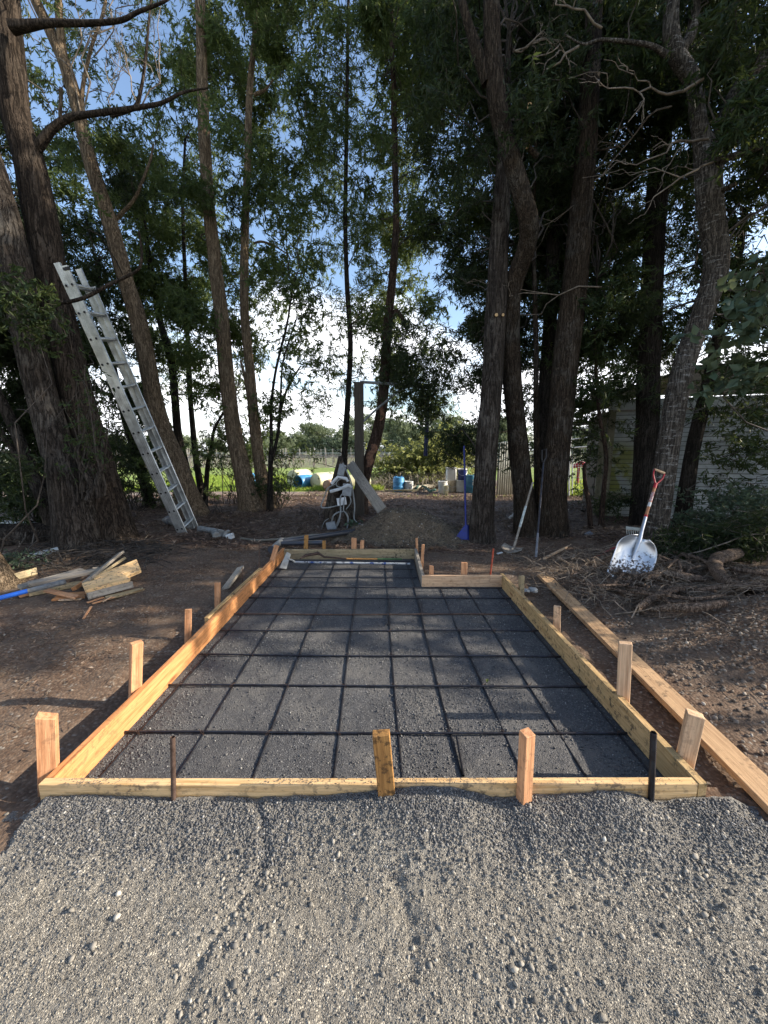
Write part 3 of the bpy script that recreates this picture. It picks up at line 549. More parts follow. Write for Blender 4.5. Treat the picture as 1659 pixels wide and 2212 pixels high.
# unseen trees added past the right frame edge to shade the plot
SHADE_TREES = [(9.2, 3.45, 12.5, 'first', 430, 1.55), (10.4, 6.0, 13.0, 'second', 560, 1.9), (12.6, 8.4, 12.5, 'third', 560, 1.9), (14.5, 5.0, 13.0, 'fourth', 300, 2.0)]
for kx, ky, kh, nm, cnt, cr_ in SHADE_TREES:
    pth = [(kx, ky, -.1, .28), (kx + .1, ky, 2, .24), (kx, ky + .2, 5, .2), (kx - .2, ky, kh, .08)]
    root = empty('tree', (kx, ky, 0), '%s unseen tree added beyond the right edge to shade the plot' % nm, 'tree', 'trees round the building plot')
    V, F, PP = trunk_mesh(pth, 16, 40); link('trunk', shift(mesh_np(V, F, True), root), root, BK_A)
    TREES['off' + nm] = dict(root=root, path=PP, y=ky, rows=None, sp=[], br=[], limbs=[PP], big=True)

# ------------------------------------------------------------------ crowns
ROWV = [-150, -50, 50, 150, 250, 350, 450, 550, 650, 750, 850, 950, 1050]
DENS = [
 [.3, .3, .3, .5, .85, .85, .85, .6, .85, .9, .9, .9, .9, .9, .9, .9, .9],
 [.3, .35, .15, .35, .85, .85, .85, .55, .9, .95, .95, .95, .95, .95, .95, .95, .9],
 [.3, .35, .12, .35, .9, .85, .80, .62, .93, .97, .97, .97, .97, .96, .95, .95, .9],
 [.5, .32, .14, .5, .9, .82, .82, .5, .85, .97, .97, .97, .97, .95, .92, .92, .85],
 [.5, .42, .3, .5, .62, .85, .75, .75, .66, .90, .92, .97, .97, .92, .92, .92, .95],
 [.6, .75, .88, .82, .75, .8, .82, .78, .76, .88, .95, .97, .97, .84, .86, .86, .9],
 [.75, .88, .88, .88, .82, .82, .75, .72, .78, .78, .92, .97, .97, .84, .78, .75, .75],
 [.85, .85, .85, .88, .88, .78, .66, .6, .82, .86, .88, .97, .97, .92, .74, .8, .65],
 [.93, .93, .88, .92, .88, .66, .62, .66, .78, .60, .88, .92, .96, .88, .65, .82, .88],
 [.94, .92, .88, .84, .8, .68, .62, .5, .86, .48, .92, .92, .96, .93, .7, .4, .5],
 [.93, .88, .84, .6, .64, .6, .46, .15, .60, .62, .6, .5, .8, .6, .12, .1, .3],
 [.9, .88, .84, .5, .6, .45, .15, .0, .0, .45, .35, .2, .4, .1, .0, .03, .2],
 [.8, .7, .7, .3, .1, .25, 0, 0, 0, .0, 0, 0, .05, .05, 0, .1, .4]]
def tree_u(T, v):
    r_ = T['rows']
    vs = [a for a, _ in r_]; us = [b for _, b in r_]
    if v > vs[-1] + 60: return None
    return float(np.interp(v, vs, us))
CAN = [k for k in TREES if TREES[k]['rows'] and k not in ('R2', 'T56', 'T57', 'T10')]
FRONT = ('A1', 'A2', 'T1', 'T2', 'T2b', 'T3b', 'T4', 'T5', 'T6', 'T8', 'T9')
for ri, v0 in enumerate(ROWV):
    row = DENS[ri]
    for ci in range(-2, 19):
        p = row[min(max(ci, 0), 16)]
        if p <= 0: continue
        u0 = ci * 100
        ncl = 5 if p > .94 else 3
        for j in range(ncl):
            u = u0 + random.uniform(0, 100); v = v0 + random.uniform(-50, 50)
            c_ = []
            for k in CAN:
                tu = tree_u(TREES[k], v)
                if tu is None: continue
                if k in ('S1', 'S2', 'S3', 'R1', 'T3') and abs(tu - u) > 130: continue
                c_.append((abs(tu - u) + random.uniform(0, 160), k))
            c_.sort(); k = c_[0][1]; T = TREES[k]
            y = max(4.6, T['y'] + random.gauss(0.25, 0.9)); 
            if k in ('A1', 'A2') and v > 450: y = T['y'] + random.uniform(0.8, 3.0)
            if k in ('T4', 'T5', 'T6', 'T9') and 400 < v: y = T['y'] + random.uniform(0.5, 2.6)
            for k2 in FRONT:
                tu = tree_u(TREES[k2], v)
                if tu is not None and abs(tu - u) < (48 if k2 in ('A1', 'A2', 'T5', 'T4', 'T6', 'T9') else 26) and y < TREES[k2]['y'] + .9: y = TREES[k2]['y'] + random.uniform(.9, 2.0)
            if 900 < u < 1700 and v > 560: y = max(y, 6.6)
            if u > 1680: y = min(y, 7.6)
            c = pt(u, v, y); z_ = zc(c)
            nleaf = -math.log(1 - p) * 10000 / ncl / (0.00062 * (FPX / z_) ** 2) * (1.75 if p > .9 else (0.92 if T['y'] > 8.8 else 1.3))
            ns = max(1, int(nleaf / 15)); sig = (30 if p > .94 else 21) / FPX * z_
            T['sp'].append((c, ns, sig)); T['br'].append(c)
for u, v, y, sg, n in ((905, 850, 8.6, .34, 190), (890, 795, 8.6, .36, 170), (865, 735, 8.6, .3, 110), (925, 880, 8.6, .2, 60), (1010, 955, 7.5, .26, 110), (985, 945, 7.5, .16, 40)):
    c = pt(u, v, y); TREES['T4']['sp'].append((c, n, sg))
for u, v, y, sg, n in ((1625, 880, 6.4, .3, 60), (1600, 970, 6.6, .2, 20), (1640, 800, 6.3, .3, 70), (1640, 980, 6.2, .3, 60)):
    c = pt(u, v, y); TREES['T9']['sp'].append((c, n, sg)); TREES['T9']['br'].append(c)
for kx, ky, kh, nm, cnt, cr_ in SHADE_TREES:
    T = TREES['off' + nm]
    for j in range(cnt // 4):
        zz = random.uniform(.7, kh - .5); a = random.uniform(0, 6.28); rr = cr_ * math.sqrt(random.random()) * (1 - .35 * zz / kh)
        c = Vector((kx + rr * math.cos(a), ky + rr * math.sin(a), zz)); T['sp'].append((c, 5, 0.30)); T['br'].append(c)
for k, T in TREES.items():
    if not T['sp']: continue
    C = np.concatenate([np.array(c)[None] + rng.normal(size=(n, 3)) * np.array([1, 1.2, 0.8]) * s for c, n, s in T['sp']])
    mat = LEAFM if k in ('T1', 'T2', 'T2b', 'T1b', 'T1c', 'T3', 'T3b', 'S2', 'S3') else (LEAFB if k in ('R1', 'T9') else LEAF)
    near = k in ('A1', 'A2', 'T4', 'T5', 'T6', 'T9')
    C = C[C[:, 2] > 0.25]
    fine = k in ('T8', 'T3', 'T4')
    (V, F), tw, A = sprays(C, 15, 0.45 if T.get('big') else 0.30, 0.55, leafL=(0.16, 0.24) if T.get('big') else ((0.09, 0.15) if mat is LEAFM else (0.08, 0.13)), leafW=.3 if T.get('big') else (0.16 if fine else 0.22))
    o = link('foliage', shift(mesh_np(V, F), T['root']), T['root'], mat); o['kind'] = 'stuff'
    parts = [tw]; path = np.concatenate(T['limbs'])[:, :3]
    for c in T['br']:
        c = np.array(c); d = np.linalg.norm(path - c - np.array((0, 0, -0.5)), axis=1); lo = path[np.argmin(d + (path[:, 2] > c[2] + .2) * 1.5)]
        L = np.linalg.norm(c - lo)
        if L > (2.6 if c[2] > 3.5 else 1.6): lo = c - (c - lo) / L * .6; L = .6
        pth = wob_path(lo, c, 7, 0.5, 0.06); parts.append(np_tube(pth, np.linspace(0.006 + 0.005 * min(L, 3), 0.004, 7), 4))
    V, F = join(parts); o = link('branches', shift(mesh_np(V, F), T['root']), T['root'], TWIG); o['kind'] = 'stuff'

# bare twigs up against the blue sky at the top left
parts = []
def bare(a, b, r0, depth, acc):
    p = wob_path(a, b, 6, 0.45, 0.03); acc.append(np_tube(p, np.linspace(r0, r0 * .5, 6), 4))
    if depth <= 0: return
    for j in range(3):
        i = random.randint(2, 5); d = (p[5] - p[0]); L = np.linalg.norm(d)
        e = p[i] + d / L * L * random.uniform(.3, .6) + rng.normal(size=3) * L * np.array([.28, .15, .18]); bare(p[i], e, r0 * .5, depth - 1, acc)
for (u1, v1, u2, v2, r0, y_) in ((178, 250, 240, 20, .022, 8.8), (175, 250, 190, 20, .02, 8.9), (205, 120, 300, 10, .016, 9.1), (190, 200, 290, 90, .013, 9.3), (300, 230, 260, 90, .012, 6.4), (300, 240, 340, 60, .012, 6.2), (240, 240, 230, 130, .01, 6.3)):
    bare(np.array(pt(u1, v1, y_)), np.array(pt(u2, v2, y_)), r0, 3, parts)
V, F = join(parts); T = TREES['T1']; o = link('bare_twigs', shift(mesh_np(V, F), T['root']), T['root'], TWIGL); o['kind'] = 'stuff'
# stray bare branches on the right
parts = []
for (u1, v1, u2, v2, r0, y_) in ((1530, 300, 1440, 330, .018, 5.3), (1520, 170, 1380, 200, .02, 5.2), (1540, 350, 1420, 420, .014, 5.2), (1300, 60, 1200, 10, .016, 5.4), (1250, 100, 1180, 150, .016, 5.4), (1110, 110, 1220, 90, .014, 5.9), (1110, 110, 1180, 60, .012, 5.9), (1450, 230, 1300, 380, .016, 6.5), (1390, 300, 1240, 360, .025, 7.4), (1300, 620, 1100, 640, .012, 6.4)):
    bare(np.array(pt(u1, v1, y_)), np.array(pt(u2, v2, y_)), r0, 2, parts)
T = TREES['T9']; V, F = join(parts); o = link('bare_twigs', shift(mesh_np(V, F), T['root']), T['root'], TWIGL); o['kind'] = 'stuff'

# sawn stubs with pale faces
def stub(key, u, v, dpx, y_off=-0.0, dirn=(0.1, -1, -0.1), L=0.1):
    T = TREES[key]; root = T['root']; p = pt(u, v, T['y'] + y_off); i = np.argmin(np.linalg.norm(T['path'][:, :3] - np.array(p), axis=1)); r_ = T['path'][i, 3]
    c = Vector(T['path'][i, :3]); c.x = p.x; r = rad(dpx, p); d = Vector(dirn).normalized(); tip = Vector((p.x, T['path'][i, 1] - r_ - L * .6, p.z))
    m = MB(); m.tube([tip - d * (L + r_ * .8), tip - d * .004], [r * 1.25, r * 1.08], 14); m.build('branch_stub', BK_M, root)
    m = MB(); m.tube([tip - d * .004, tip], [r * 1.0, r * .97], 14); m.build('sawn_face', CUT, root)
stub('T5', 1082, 141, 11); stub('T5', 1087, 361, 9, L=.16, dirn=(-.5, -1, -.4)); stub('T5', 1088, 425, 8, dirn=(-1, -.6, .3)); stub('T5', 1058, 100, 9, dirn=(-.7, -.8, .2))
stub('T4', 1065, 689, 7, L=.05); stub('T4', 1079, 689, 6, L=.05)
stub('T9', 1560, 420, 8, dirn=(.8, -.6, .2))
# peeled patches on the crooked trunk
T = TREES['T3b']
for (u, v, wpx, hpx) in ((826, 896, 8, 34), (808, 985, 14, 56)):
    pc = pt(u, v, T['y']); i = np.argmin(np.abs(T['path'][:, 2] - pc.z)); c = T['path'][i]; hm = hpx / FPX * zc(pc) / 2
    idx = [j for j in range(len(T['path'])) if abs(T['path'][j, 2] - c[2]) < hm]
    vs = []; fs = []; n = 9
    for q_, j in enumerate(idx):
        e = math.sin(math.pi * (q_ + .5) / len(idx)) ** .5; pj = T['path'][j]
        for k in range(n):
            a = ((k / (n - 1) - .5) * 1.2 * e + .25 * math.sin(q_ * .9) + .2 * random.uniform(-.5, .5) * abs(k - 4) / 4) * (wpx / 14 + .1); rr = pj[3] * (1.10)
            vs.append((pj[0] + math.sin(a + .15) * rr, pj[1] - math.cos(a + .15) * rr, pj[2]))
    fs = [(a * n + k, a * n + k + 1, (a + 1) * n + k + 1, (a + 1) * n + k) for a in range(len(idx) - 1) for k in range(n - 1)]
    m = MB(); m.add(vs, fs); m.build('peeled_patch', M_plain('peeled_wood', (0.24, 0.125, 0.07), .8, dirt=(0.09, 0.04, 0.025), dscale=22), T['root'])

# suckers climbing the split trunk pair
T = TREES['A2']; parts = []; lf = []
for j in range(16):
    u = random.uniform(165, 225); b = pt(u, random.uniform(1040, 1085), 5.62); e = pt(u + random.uniform(-60, 30), random.uniform(780, 960), 5.45 + random.uniform(-.15, .1))
    p = wob_path(b, e, 9, .25, 0.0); parts.append(np_tube(p, np.linspace(random.uniform(.008, .018), .003, 9), 5)); lf += [p[i] for i in range(3, 9)]
V, F = join(parts); o = link('sucker_stems', shift(mesh_np(V, F), T['root']), T['root'], TWIG); o['kind'] = 'stuff'
(V, F), tw, _ = sprays(np.array(lf) + rng.normal(size=(len(lf), 3)) * .06, 7, .16, .4, (0.05, 0.085), .3)
o = link('sucker_leaves', shift(mesh_np(V, F), T['root']), T['root'], LEAFB); o['kind'] = 'stuff'
# burl and gnarled root where the pair splits
m = MB(); 
for pts_, r_ in (([(192, 1080), (200, 1065), (206, 1055), (192, 1035), (175, 1010), (170, 960)], .05), ([(215, 1075), (210, 1040), (222, 1000), (224, 950)], .035)):
    m.tube([pt(a, b, 5.5) for a, b in pts_], [r_ * (1.2 - .12 * i) for i in range(len(pts_))], 10)
m.build('burl', BK_A, T['root'])

def shrub(name, label, cat, boxes, leafmat, stem_n=12, group=None, leafL=(0.06, 0.10), leafW=.3, L=.25, base=None, nl=12, twm=None):
    """boxes: (u, v, y, su_px, sv_px, sprays)"""
    c0 = pt(boxes[0][0], boxes[0][1], boxes[0][2]); b = Vector(base) if base else Vector((c0.x, c0.y, 0)); root = empty(name, b, label, cat, group)
    C = []; ends = []
    for (u, v, y, su, sv, n) in boxes:
        c = pt(u, v, y); z_ = zc(c); C.append(np.array(c) + rng.normal(size=(n, 3)) * np.array([su, (su + sv) * .4, sv]) / FPX * z_); ends.append(c)
    C = np.concatenate(C); C = C[C[:, 2] > .03]
    (V, F), tw, A = sprays(C, nl, L, .1, leafL, leafW); o = link('foliage', shift(mesh_np(V, F), root), root, leafmat); o['kind'] = 'stuff'
    parts = [tw]
    for j in range(stem_n):
        e = C[random.randrange(len(C))]; bb = np.array(b) + rng.normal(size=3) * np.array([.12, .1, 0]); parts.append(np_tube(wob_path(bb, e, 7, .35), np.linspace(.014, .004, 7), 4))
    V, F = join(parts); o = link('stems', shift(mesh_np(V, F), root), root, twm or TWIG); o['kind'] = 'stuff'; return root
shrub('shrub', 'dark bushy undergrowth at the left edge behind the twin trunks', 'shrub', [(20, 700, 7.4, 60, 60, 260), (60, 850, 7.6, 60, 60, 300), (40, 990, 7.8, 60, 50, 300), (100, 1050, 8, 50, 30, 160), (10, 1060, 7.6, 40, 30, 150)], LEAF, 30)
shrub('shrub', 'feathery green bush in front of the leftmost trunk', 'shrub', [(50, 650, 5.0, 42, 28, 80), (70, 700, 5.1, 30, 24, 40)], LEAFB, 2, base=(-5.2, 5.0, 0.0), L=.2)
shrub('shrub', 'leafy undergrowth between the ladder and the leaning tan trunk', 'shrub', [(270, 900, 9.6, 30, 60, 120), (300, 1020, 9.8, 35, 40, 160), (340, 1060, 9.8, 25, 20, 60)], LEAFB, 20)
shrub('shrub', 'fresh green bush at the foot of the central left trunks', 'shrub', [(600, 1000, 9.8, 16, 30, 70), (605, 1050, 9.8, 18, 14, 60), (560, 1050, 9.6, 10, 16, 20)], LEAFB, 12)
shrub('shrub', 'low spray of leaves by the track left of the tan trunks', 'shrub', [(500, 980, 10.5, 20, 30, 40), (480, 960, 10.5, 16, 30, 30)], LEAFB, 12, leafL=(.05, .08))
shrub('shrub', 'dark shrub hanging behind the wire gate', 'shrub', [(1290, 960, 9.6, 26, 40, 170), (1280, 900, 9.4, 28, 30, 130), (1330, 1090, 7.8, 30, 12, 60)], LEAF, 14)
shrub('shrub', 'broad leaved bush with grey green oval leaves at the right edge', 'shrub', [(1600, 700, 3.8, 30, 45, 22), (1590, 815, 3.9, 26, 14, 16), (1640, 620, 3.8, 20, 40, 22)], LEAFO, 6, leafL=(.09, .14), leafW=.55, base=(5.2, 4.0, 1.4), nl=6)
shrub('shrub', 'tangled weeds and bramble at the right edge below the shed wall', 'shrub', [(1590, 1090, 6.1, 46, 20, 130), (1630, 1120, 5.6, 40, 26, 150), (1510, 1125, 6.2, 26, 10, 60)], LEAFO, 10, leafL=(.05, .09), leafW=.38, twm=TWIGL)
shrub('cut_branches', 'heap of cut leafy branches behind the root pile', 'branches', [(1500, 1170, 5.3, 44, 14, 150), (1580, 1170, 5.1, 40, 16, 160), (1440, 1195, 5.2, 24, 8, 60), (1640, 1160, 5.0, 30, 22, 130)], LEAF, 26, leafL=(.08, .12), leafW=.16, base=(3.9, 5.2, .05), twm=TWIGL)
shrub('shrub', 'scrub growing on the bank at the left edge beside the fallen log', 'shrub', [(25, 1215, 4.9, 26, 10, 50), (20, 1095, 7.0, 40, 14, 60)], LEAFO, 12, leafL=(.04, .07), leafW=.4, twm=TWIGL)

# ------------------------------------------------------------------ leaf litter, twigs, roots
def litter(name, label, n, x0, x1, y0, y1, zf, mat, L=(0.035, 0.08), dens=None, W_=.24):
    q = scatter(n, x0, x1, y0, y1, dens); z = zf(q[:, 0], q[:, 1]); a = rng.uniform(0, 2 * math.pi, len(q)); D = np.stack([np.cos(a), np.sin(a), rng.normal(0.1, .35, len(q))], 1); D /= np.linalg.norm(D, axis=1)[:, None]
    up = np.tile((0, 0, 1.0), (len(q), 1)) + rng.normal(size=(len(q), 3)) * .45; ll = rng.uniform(*L, len(q))
    V, F = leaf_mesh(np.c_[q, z + .006 + rng.random(len(q)) * .012], D, ll, ll * W_ * rng.uniform(.7, 1.3, len(q)), .2, up)
    return tag(link(name, mesh_np(V, F), None, mat), label, None, None, 'stuff')
litter('fallen_leaves', 'brown fallen leaves covering the ground under the trees', 60000, -7, 7, 5.7, 13.5, lit_z, DRY, (0.05, 0.13), lambda x, y: np.clip(.35 + 3 * fbm(x, y, 1.3, 3, 51), .12, 1))
litter('fallen_leaves', 'fallen leaves and chips on the soil beside the form', 40000, -4.2, 4.5, 1.7, 6.0, soil_z, DRY, (0.02, 0.05), lambda x, y: out(x, y) * np.clip(.2 + 3 * fbm(x, y, 1.5, 3, 52) + (x > 1.7) * .5 * (y > 2.6), .03, 1))
litter('fallen_leaves', 'sunlit rust coloured leaves round the drums', 9000, -3, 8, 13.3, 19, lambda x, y: 0 * x - .02, DRY, (0.05, 0.12))
def grass(name, label, n, x0, x1, y0, y1, zf, h=(0.08, 0.2), dens=None, w_=.012):
    q = scatter(n, x0, x1, y0, y1, dens); D = np.c_[rng.normal(size=(len(q), 2)) * .35, np.ones(len(q))]; D /= np.linalg.norm(D, axis=1)[:, None]; ll = rng.uniform(*h, len(q))
    V, F = leaf_mesh(np.c_[q, zf(q[:, 0], q[:, 1])], D, ll, np.full(len(q), w_)); return tag(link(name, mesh_np(V, F), None, GRASSM), label, None, None, 'stuff')
grass('grass', 'grass of the field seen between the trunks', 26000, -11, -1.2, 15.3, 24, lambda x, y: 0 * x - .04, (.08, .2), None, .03)
grass('grass', 'tufts of grass along the edge of the yard', 3500, -3, 5, 12.6, 18.5, lambda x, y: 0 * x - .04, (.05, .14), lambda x, y: fbm(x, y, .9, 3, 61) > .13, .014)
grass('grass', 'bright grass behind the wire gate', 6000, 6.2, 10.5, 13.2, 18, lambda x, y: 0 * x - .04, (.15, .45), None, .02)
grass('grass', 'tall weeds in front of the drums', 1200, -2.9, 0, 15.6, 16.2, lambda x, y: 0 * x - .04, (.1, .3), None, .02)
# twigs and fine roots
def twigs(name, label, n, x0, x1, y0, y1, zf, L=(.1, .4), r=(.002, .005), mat=TWIGL, dens=None, lift=.03, seg=3):
    q = scatter(n, x0, x1, y0, y1, dens); parts = []
    for x, y in q:
        a = random.uniform(0, 6.28); l = random.uniform(*L); n_ = 5; e = (x + math.cos(a) * l, y + math.sin(a) * l)
        p = wob_path((x, y, 0), (e[0], e[1], 0), n_, .9); p[:, 2] = zf(p[:, 0], p[:, 1]) + .006 + np.sin(np.linspace(0, 3.1, n_)) * random.uniform(0, lift)
        rr = random.uniform(*r); parts.append(np_tube(p, np.linspace(rr, rr * .4, n_), seg))
    V, F = join(parts); return tag(link(name, mesh_np(V, F), None, mat), label, None, None, 'stuff')
RB = M_bark('root_bark', (0.085, 0.058, 0.042), (0.21, 0.15, 0.11), (0.38, 0.29, 0.22), 2.0, patch=(0.36, 0.28, 0.2), patch_amt=.5)
RSTR = M_plain('pale_root_strand', (0.33, 0.26, 0.19), 0.9, dirt=(0.12, 0.09, 0.065), dscale=14)
twigs('root_strands', 'tangle of fine roots and twigs at the right', 1500, 1.9, 5.4, 3.3, 5.6, soil_z, (.1, .55), (.002, .008), RSTR, lambda x, y: np.clip(gauss(x, y, 3.4, 4.4, 1.5, .8) * 1.4, 0, 1), .14)
twigs('root_pieces', 'thicker broken root pieces heaped at the right', 110, 2.3, 5.0, 3.6, 5.2, soil_z, (.25, .8), (.010, .024), RB, lambda x, y: np.clip(gauss(x, y, 3.5, 4.3, 1.2, .6) * 1.4, 0, 1), .16, 7)
twigs('twigs', 'thin twigs on the litter under the trees', 700, -6, 5, 5.8, 10, lit_z, (.1, .5), (.002, .005), TWIGL)
twigs('root_strands', 'fine rootlets in the soil left and right of the form', 900, -4, 4, 1.8, 5.8, soil_z, (.08, .3), (.0012, .003), TWIGL, lambda x, y: out(x, y), .03)
ROOTS = [([(1592, 1196, 30, .20), (1572, 1204, 31, .20), (1550, 1214, 33, .17), (1544, 1236, 33, .13), (1562, 1262, 31, .11), (1592, 1280, 28, .09), (1606, 1300, 26, .06), (1612, 1325, 22, .02)], 'thick crooked root rising at the right with a sawn end'),
 ([(1390, 1262, 12, .04), (1430, 1252, 22, .06), (1480, 1258, 22, .06), (1530, 1262, 14, .05)], 'dark thick root lying across behind the pile, just right of the scoop'),
 ([(1375, 1322, 16, .05), (1410, 1300, 20, .08), (1450, 1283, 18, .08), (1500, 1275, 10, .06)], 'root with pale scraped bark lying nearest the long plank'),
 ([(1400, 1325, 12, .05), (1450, 1333, 22, .07), (1500, 1345, 24, .07), (1560, 1352, 18, .04)], 'long brown root along the front of the root pile'),
 ([(1402, 1278, 6, .10), (1440, 1300, 9, .12), (1500, 1322, 9, .1), (1560, 1330, 7, .08)], 'slim bare root lying diagonally over the pile'),
 ([(1659, 1245, 10, .1), (1600, 1238, 12, .12), (1560, 1232, 9, .1)], 'pale broken branch at the right edge above the pile'),
 ([(1430, 1195, 8, .1), (1500, 1212, 9, .12), (1540, 1230, 7, .1)], 'thin root crossing behind the scoop blade'),
 ([(1659, 1300, 12, .1), (1600, 1290, 14, .1), (1540, 1285, 12, .1), (1500, 1292, 9, .08)], 'knobbly root lying across the right part of the pile'),
 ([(1440, 1240, 5, .14), (1460, 1230, 8, .12), (1470, 1250, 8, .08)], 'short upright root fork in the middle of the pile')]
for rows, lab in ROOTS:
    pth = []
    for u, v, w_, z in rows:
        p = gp(u, v, z + .06); p.z = float(soil_z(p.x, p.y)) + z + .02; pth.append((p.x, p.y, p.z, rad(w_, p) * .82))
    V, F, _ = trunk_mesh(pth, 14, 50, .12, flare=0, seed=rows[0][0] % 7); o = link('root', mesh_np(V, F, True), None, RB); tag(o, lab, 'root', 'roots in the dug up pile')
# soil heap behind the form
def mound_z(x, y):
    z = 0.50 * np.clip(np.exp(-((x - MDC[0]) / .85) ** 2 - ((y - MDC[1]) / .62) ** 2) * 1.15, 0, 1) + .10 * fbm(x, y, 4, 4, 71) + .05 * fbm(x, y, 18, 3, 72); return z + soil_z(x, y) - .035
V, F = grid(MDC[0] - 1.6, MDC[0] + 1.6, 5.72, MDC[1] + 1.2, 150, 100, mound_z); o = link('soil_mound', mesh_np(V, F, True), None, MOUND); tag(o, 'mound of dug brown earth behind the far board of the form', 'soil mound')
q = scatter(7000, MDC[0] - 1.2, MDC[0] + 1.2, 5.8, 7.4); S = rng.uniform(.005, .02, len(q)); stones('soil_crumbs', np.c_[q, mound_z(q[:, 0], q[:, 1])], S, M_stone('crumbs', [(0.055, 0.042, 0.03), (0.10, 0.08, 0.055), (0.20, 0.16, 0.11)]), 'crumbs of earth on the mound')
twigs('twigs', 'straw and rootlets on the earth mound', 800, MDC[0] - 1.2, MDC[0] + 1.2, 5.8, 7.3, mound_z, (.05, .2), (.0015, .003))
# ================================================================== END PART 1
# ------------------------------------------------------------------ timber helpers
def frame(p0, p1, side):
    X = (Vector(p1) - Vector(p0)).normalized(); S_ = Vector(side); Z = X.cross(S_).normalized(); Y = Z.cross(X).normalized()
    return Matrix((X, Y, Z)).transposed()
def plank_mesh(L, W_, T_, nseg=1, warp=0.0, bevel=.002, cut=0.0, rag=0.0):
    """plank along local X centred on the origin; slightly worn arrises"""
    bm = bmesh.new(); bmesh.ops.create_cube(bm, size=1)
    for v in bm.verts: v.co = Vector((v.co.x * L, v.co.y * W_, v.co.z * T_))
    if nseg > 1:
        bmesh.ops.subdivide_edges(bm, edges=[e for e in bm.edges if abs(e.verts[0].co.x - e.verts[1].co.x) > L * .5], cuts=nseg - 1)
    for v in bm.verts:
        t = v.co.x / L; v.co.z += warp * math.sin(t * 3.1 + 1.5); v.co.y += warp * .7 * math.sin(t * 4.3)
        if cut and t > .45: v.co.x += cut * v.co.y
        if rag and abs(t) > .45: v.co.x += random.uniform(-rag, rag)
    bmesh.ops.bevel(bm, geom=[e for e in bm.edges if e.calc_face_angle(0) > .6], offset=bevel, segments=1, affect='EDGES')
    me = bpy.data.meshes.new('plank'); bm.to_mesh(me); bm.free(); return me
def plank(name, p0, p1, W_, T_, mat, side=(0, 0, 1), root=None, **kw):
    p0, p1 = Vector(p0), Vector(p1); o = link(name, plank_mesh((p1 - p0).length, W_, T_, **kw), root, mat)
    M = Matrix.Translation((p0 + p1) / 2 - (Vector(root.location) if root is not None else Vector())) @ frame(p0, p1, side).to_4x4(); o.matrix_local = M
    return o
W_ORANGE = M_wood('reddish_fir', (0.40, 0.155, 0.05), (0.64, 0.30, 0.12), stain_amt=.35)
W_YEL = M_wood('yellow_pine', (0.55, 0.33, 0.13), (0.78, 0.53, 0.27), stain_amt=.75, stain=(0.06, 0.06, 0.06))
W_WEATH = M_wood('weathered_pine', (0.26, 0.19, 0.11), (0.46, 0.36, 0.21), stain_amt=.8, green=.35)
W_GREEN = M_wood('mossy_pine', (0.33, 0.20, 0.08), (0.54, 0.36, 0.17), stain_amt=.9, green=.22)
W_MOSS = M_wood('mossy_old_paint_wood', (0.13, 0.115, 0.075), (0.27, 0.25, 0.17), stain_amt=.8, green=.6, knots=False)
W_GREY = M_wood('grey_old_wood', (0.19, 0.16, 0.13), (0.36, 0.32, 0.265), stain_amt=.5, knots=False, green=.2)
W_DARK = M_wood('dark_old_timber', (0.045, 0.037, 0.028), (0.085, 0.07, 0.052), stain_amt=.4, knots=False)
W_PLANK = M_wood('tan_plank', (0.36, 0.21, 0.11), (0.54, 0.35, 0.19), stain=(0.12, 0.08, 0.05), stain_amt=.8, knots=False)
W_STAKE = M_wood('stake_wood', (0.40, 0.17, 0.075), (0.62, 0.33, 0.17), stain_amt=.35, knots=False)
W_STAKE2 = M_wood('brown_stake_wood', (0.22, 0.10, 0.03), (0.42, 0.22, 0.07), stain_amt=.8, knots=False, stain=(0.05, 0.03, 0.015))
W_PALE = M_wood('pale_stake_wood', (0.45, 0.27, 0.15), (0.66, 0.45, 0.28), stain_amt=.4, knots=False)

# ------------------------------------------------------------------ wooden form
TH = .038; hz_ = FH / 2 + .002
form = empty('concrete_form', (XL, YF, 0), 'stepped wooden form of orange and yellow boards set round the dark base rock', 'formwork')
plank('board', (XL + .002, YF + TH / 2, hz_), (XR - TH - .004, YF + TH / 2, hz_), FH, TH, W_YEL, root=form, nseg=10, warp=.003)['label'] = 'pale yellow front board spattered with grey gravel'
plank('board', (XL + TH / 2, YF + TH + .003, hz_), (XL + TH / 2 + .01, 4.1, hz_ + .002), FH, TH, W_ORANGE, root=form, nseg=12, warp=.006)['label'] = 'long orange board on the left'
plank('board', (XL + TH / 2 + .012, 4.103, hz_ + .002), (XL + TH / 2 - .0, YB + .02, hz_ + .004), FH, TH, W_ORANGE, root=form, nseg=4, warp=.002)['label'] = 'far length of the left side'
plank('board', (XL - TH / 2 - .002, 3.15, hz_ + .012), (XL - TH / 2 + .006, 4.6, hz_ + .006), FH, TH, W_GREEN, root=form)['label'] = 'short board doubling the left side from outside'
plank('board', (XL + TH + .004, YB - TH / 2 - .01, hz_), (XN + .01, YB - TH / 2 - .01, hz_), FH, TH, W_WEATH, root=form, nseg=6, warp=.004)['label'] = 'mildewed back board'
plank('board', (XN + TH / 2 + .012, YB - .002, hz_ + .003), (XN + TH / 2 - .002, YN - TH - .0 - .03, hz_ + .003), FH, TH, W_GREY, root=form)['label'] = 'short side board with white paint on its top'
plank('board', (XN + TH - .036, YN - TH / 2 - .035, hz_ + .001), (XR - TH - .004, YN - TH / 2 - .035, hz_ + .001), FH, TH, W_PALE, root=form, nseg=4)['label'] = 'clean light board of the step with a knot'
plank('board', (XR - TH / 2, YN + .02, hz_ + .002), (XR - TH / 2, YF + .0, hz_ + .002), FH, TH, W_GREEN, root=form, nseg=14, warp=.004)['label'] = 'mossy right hand board'

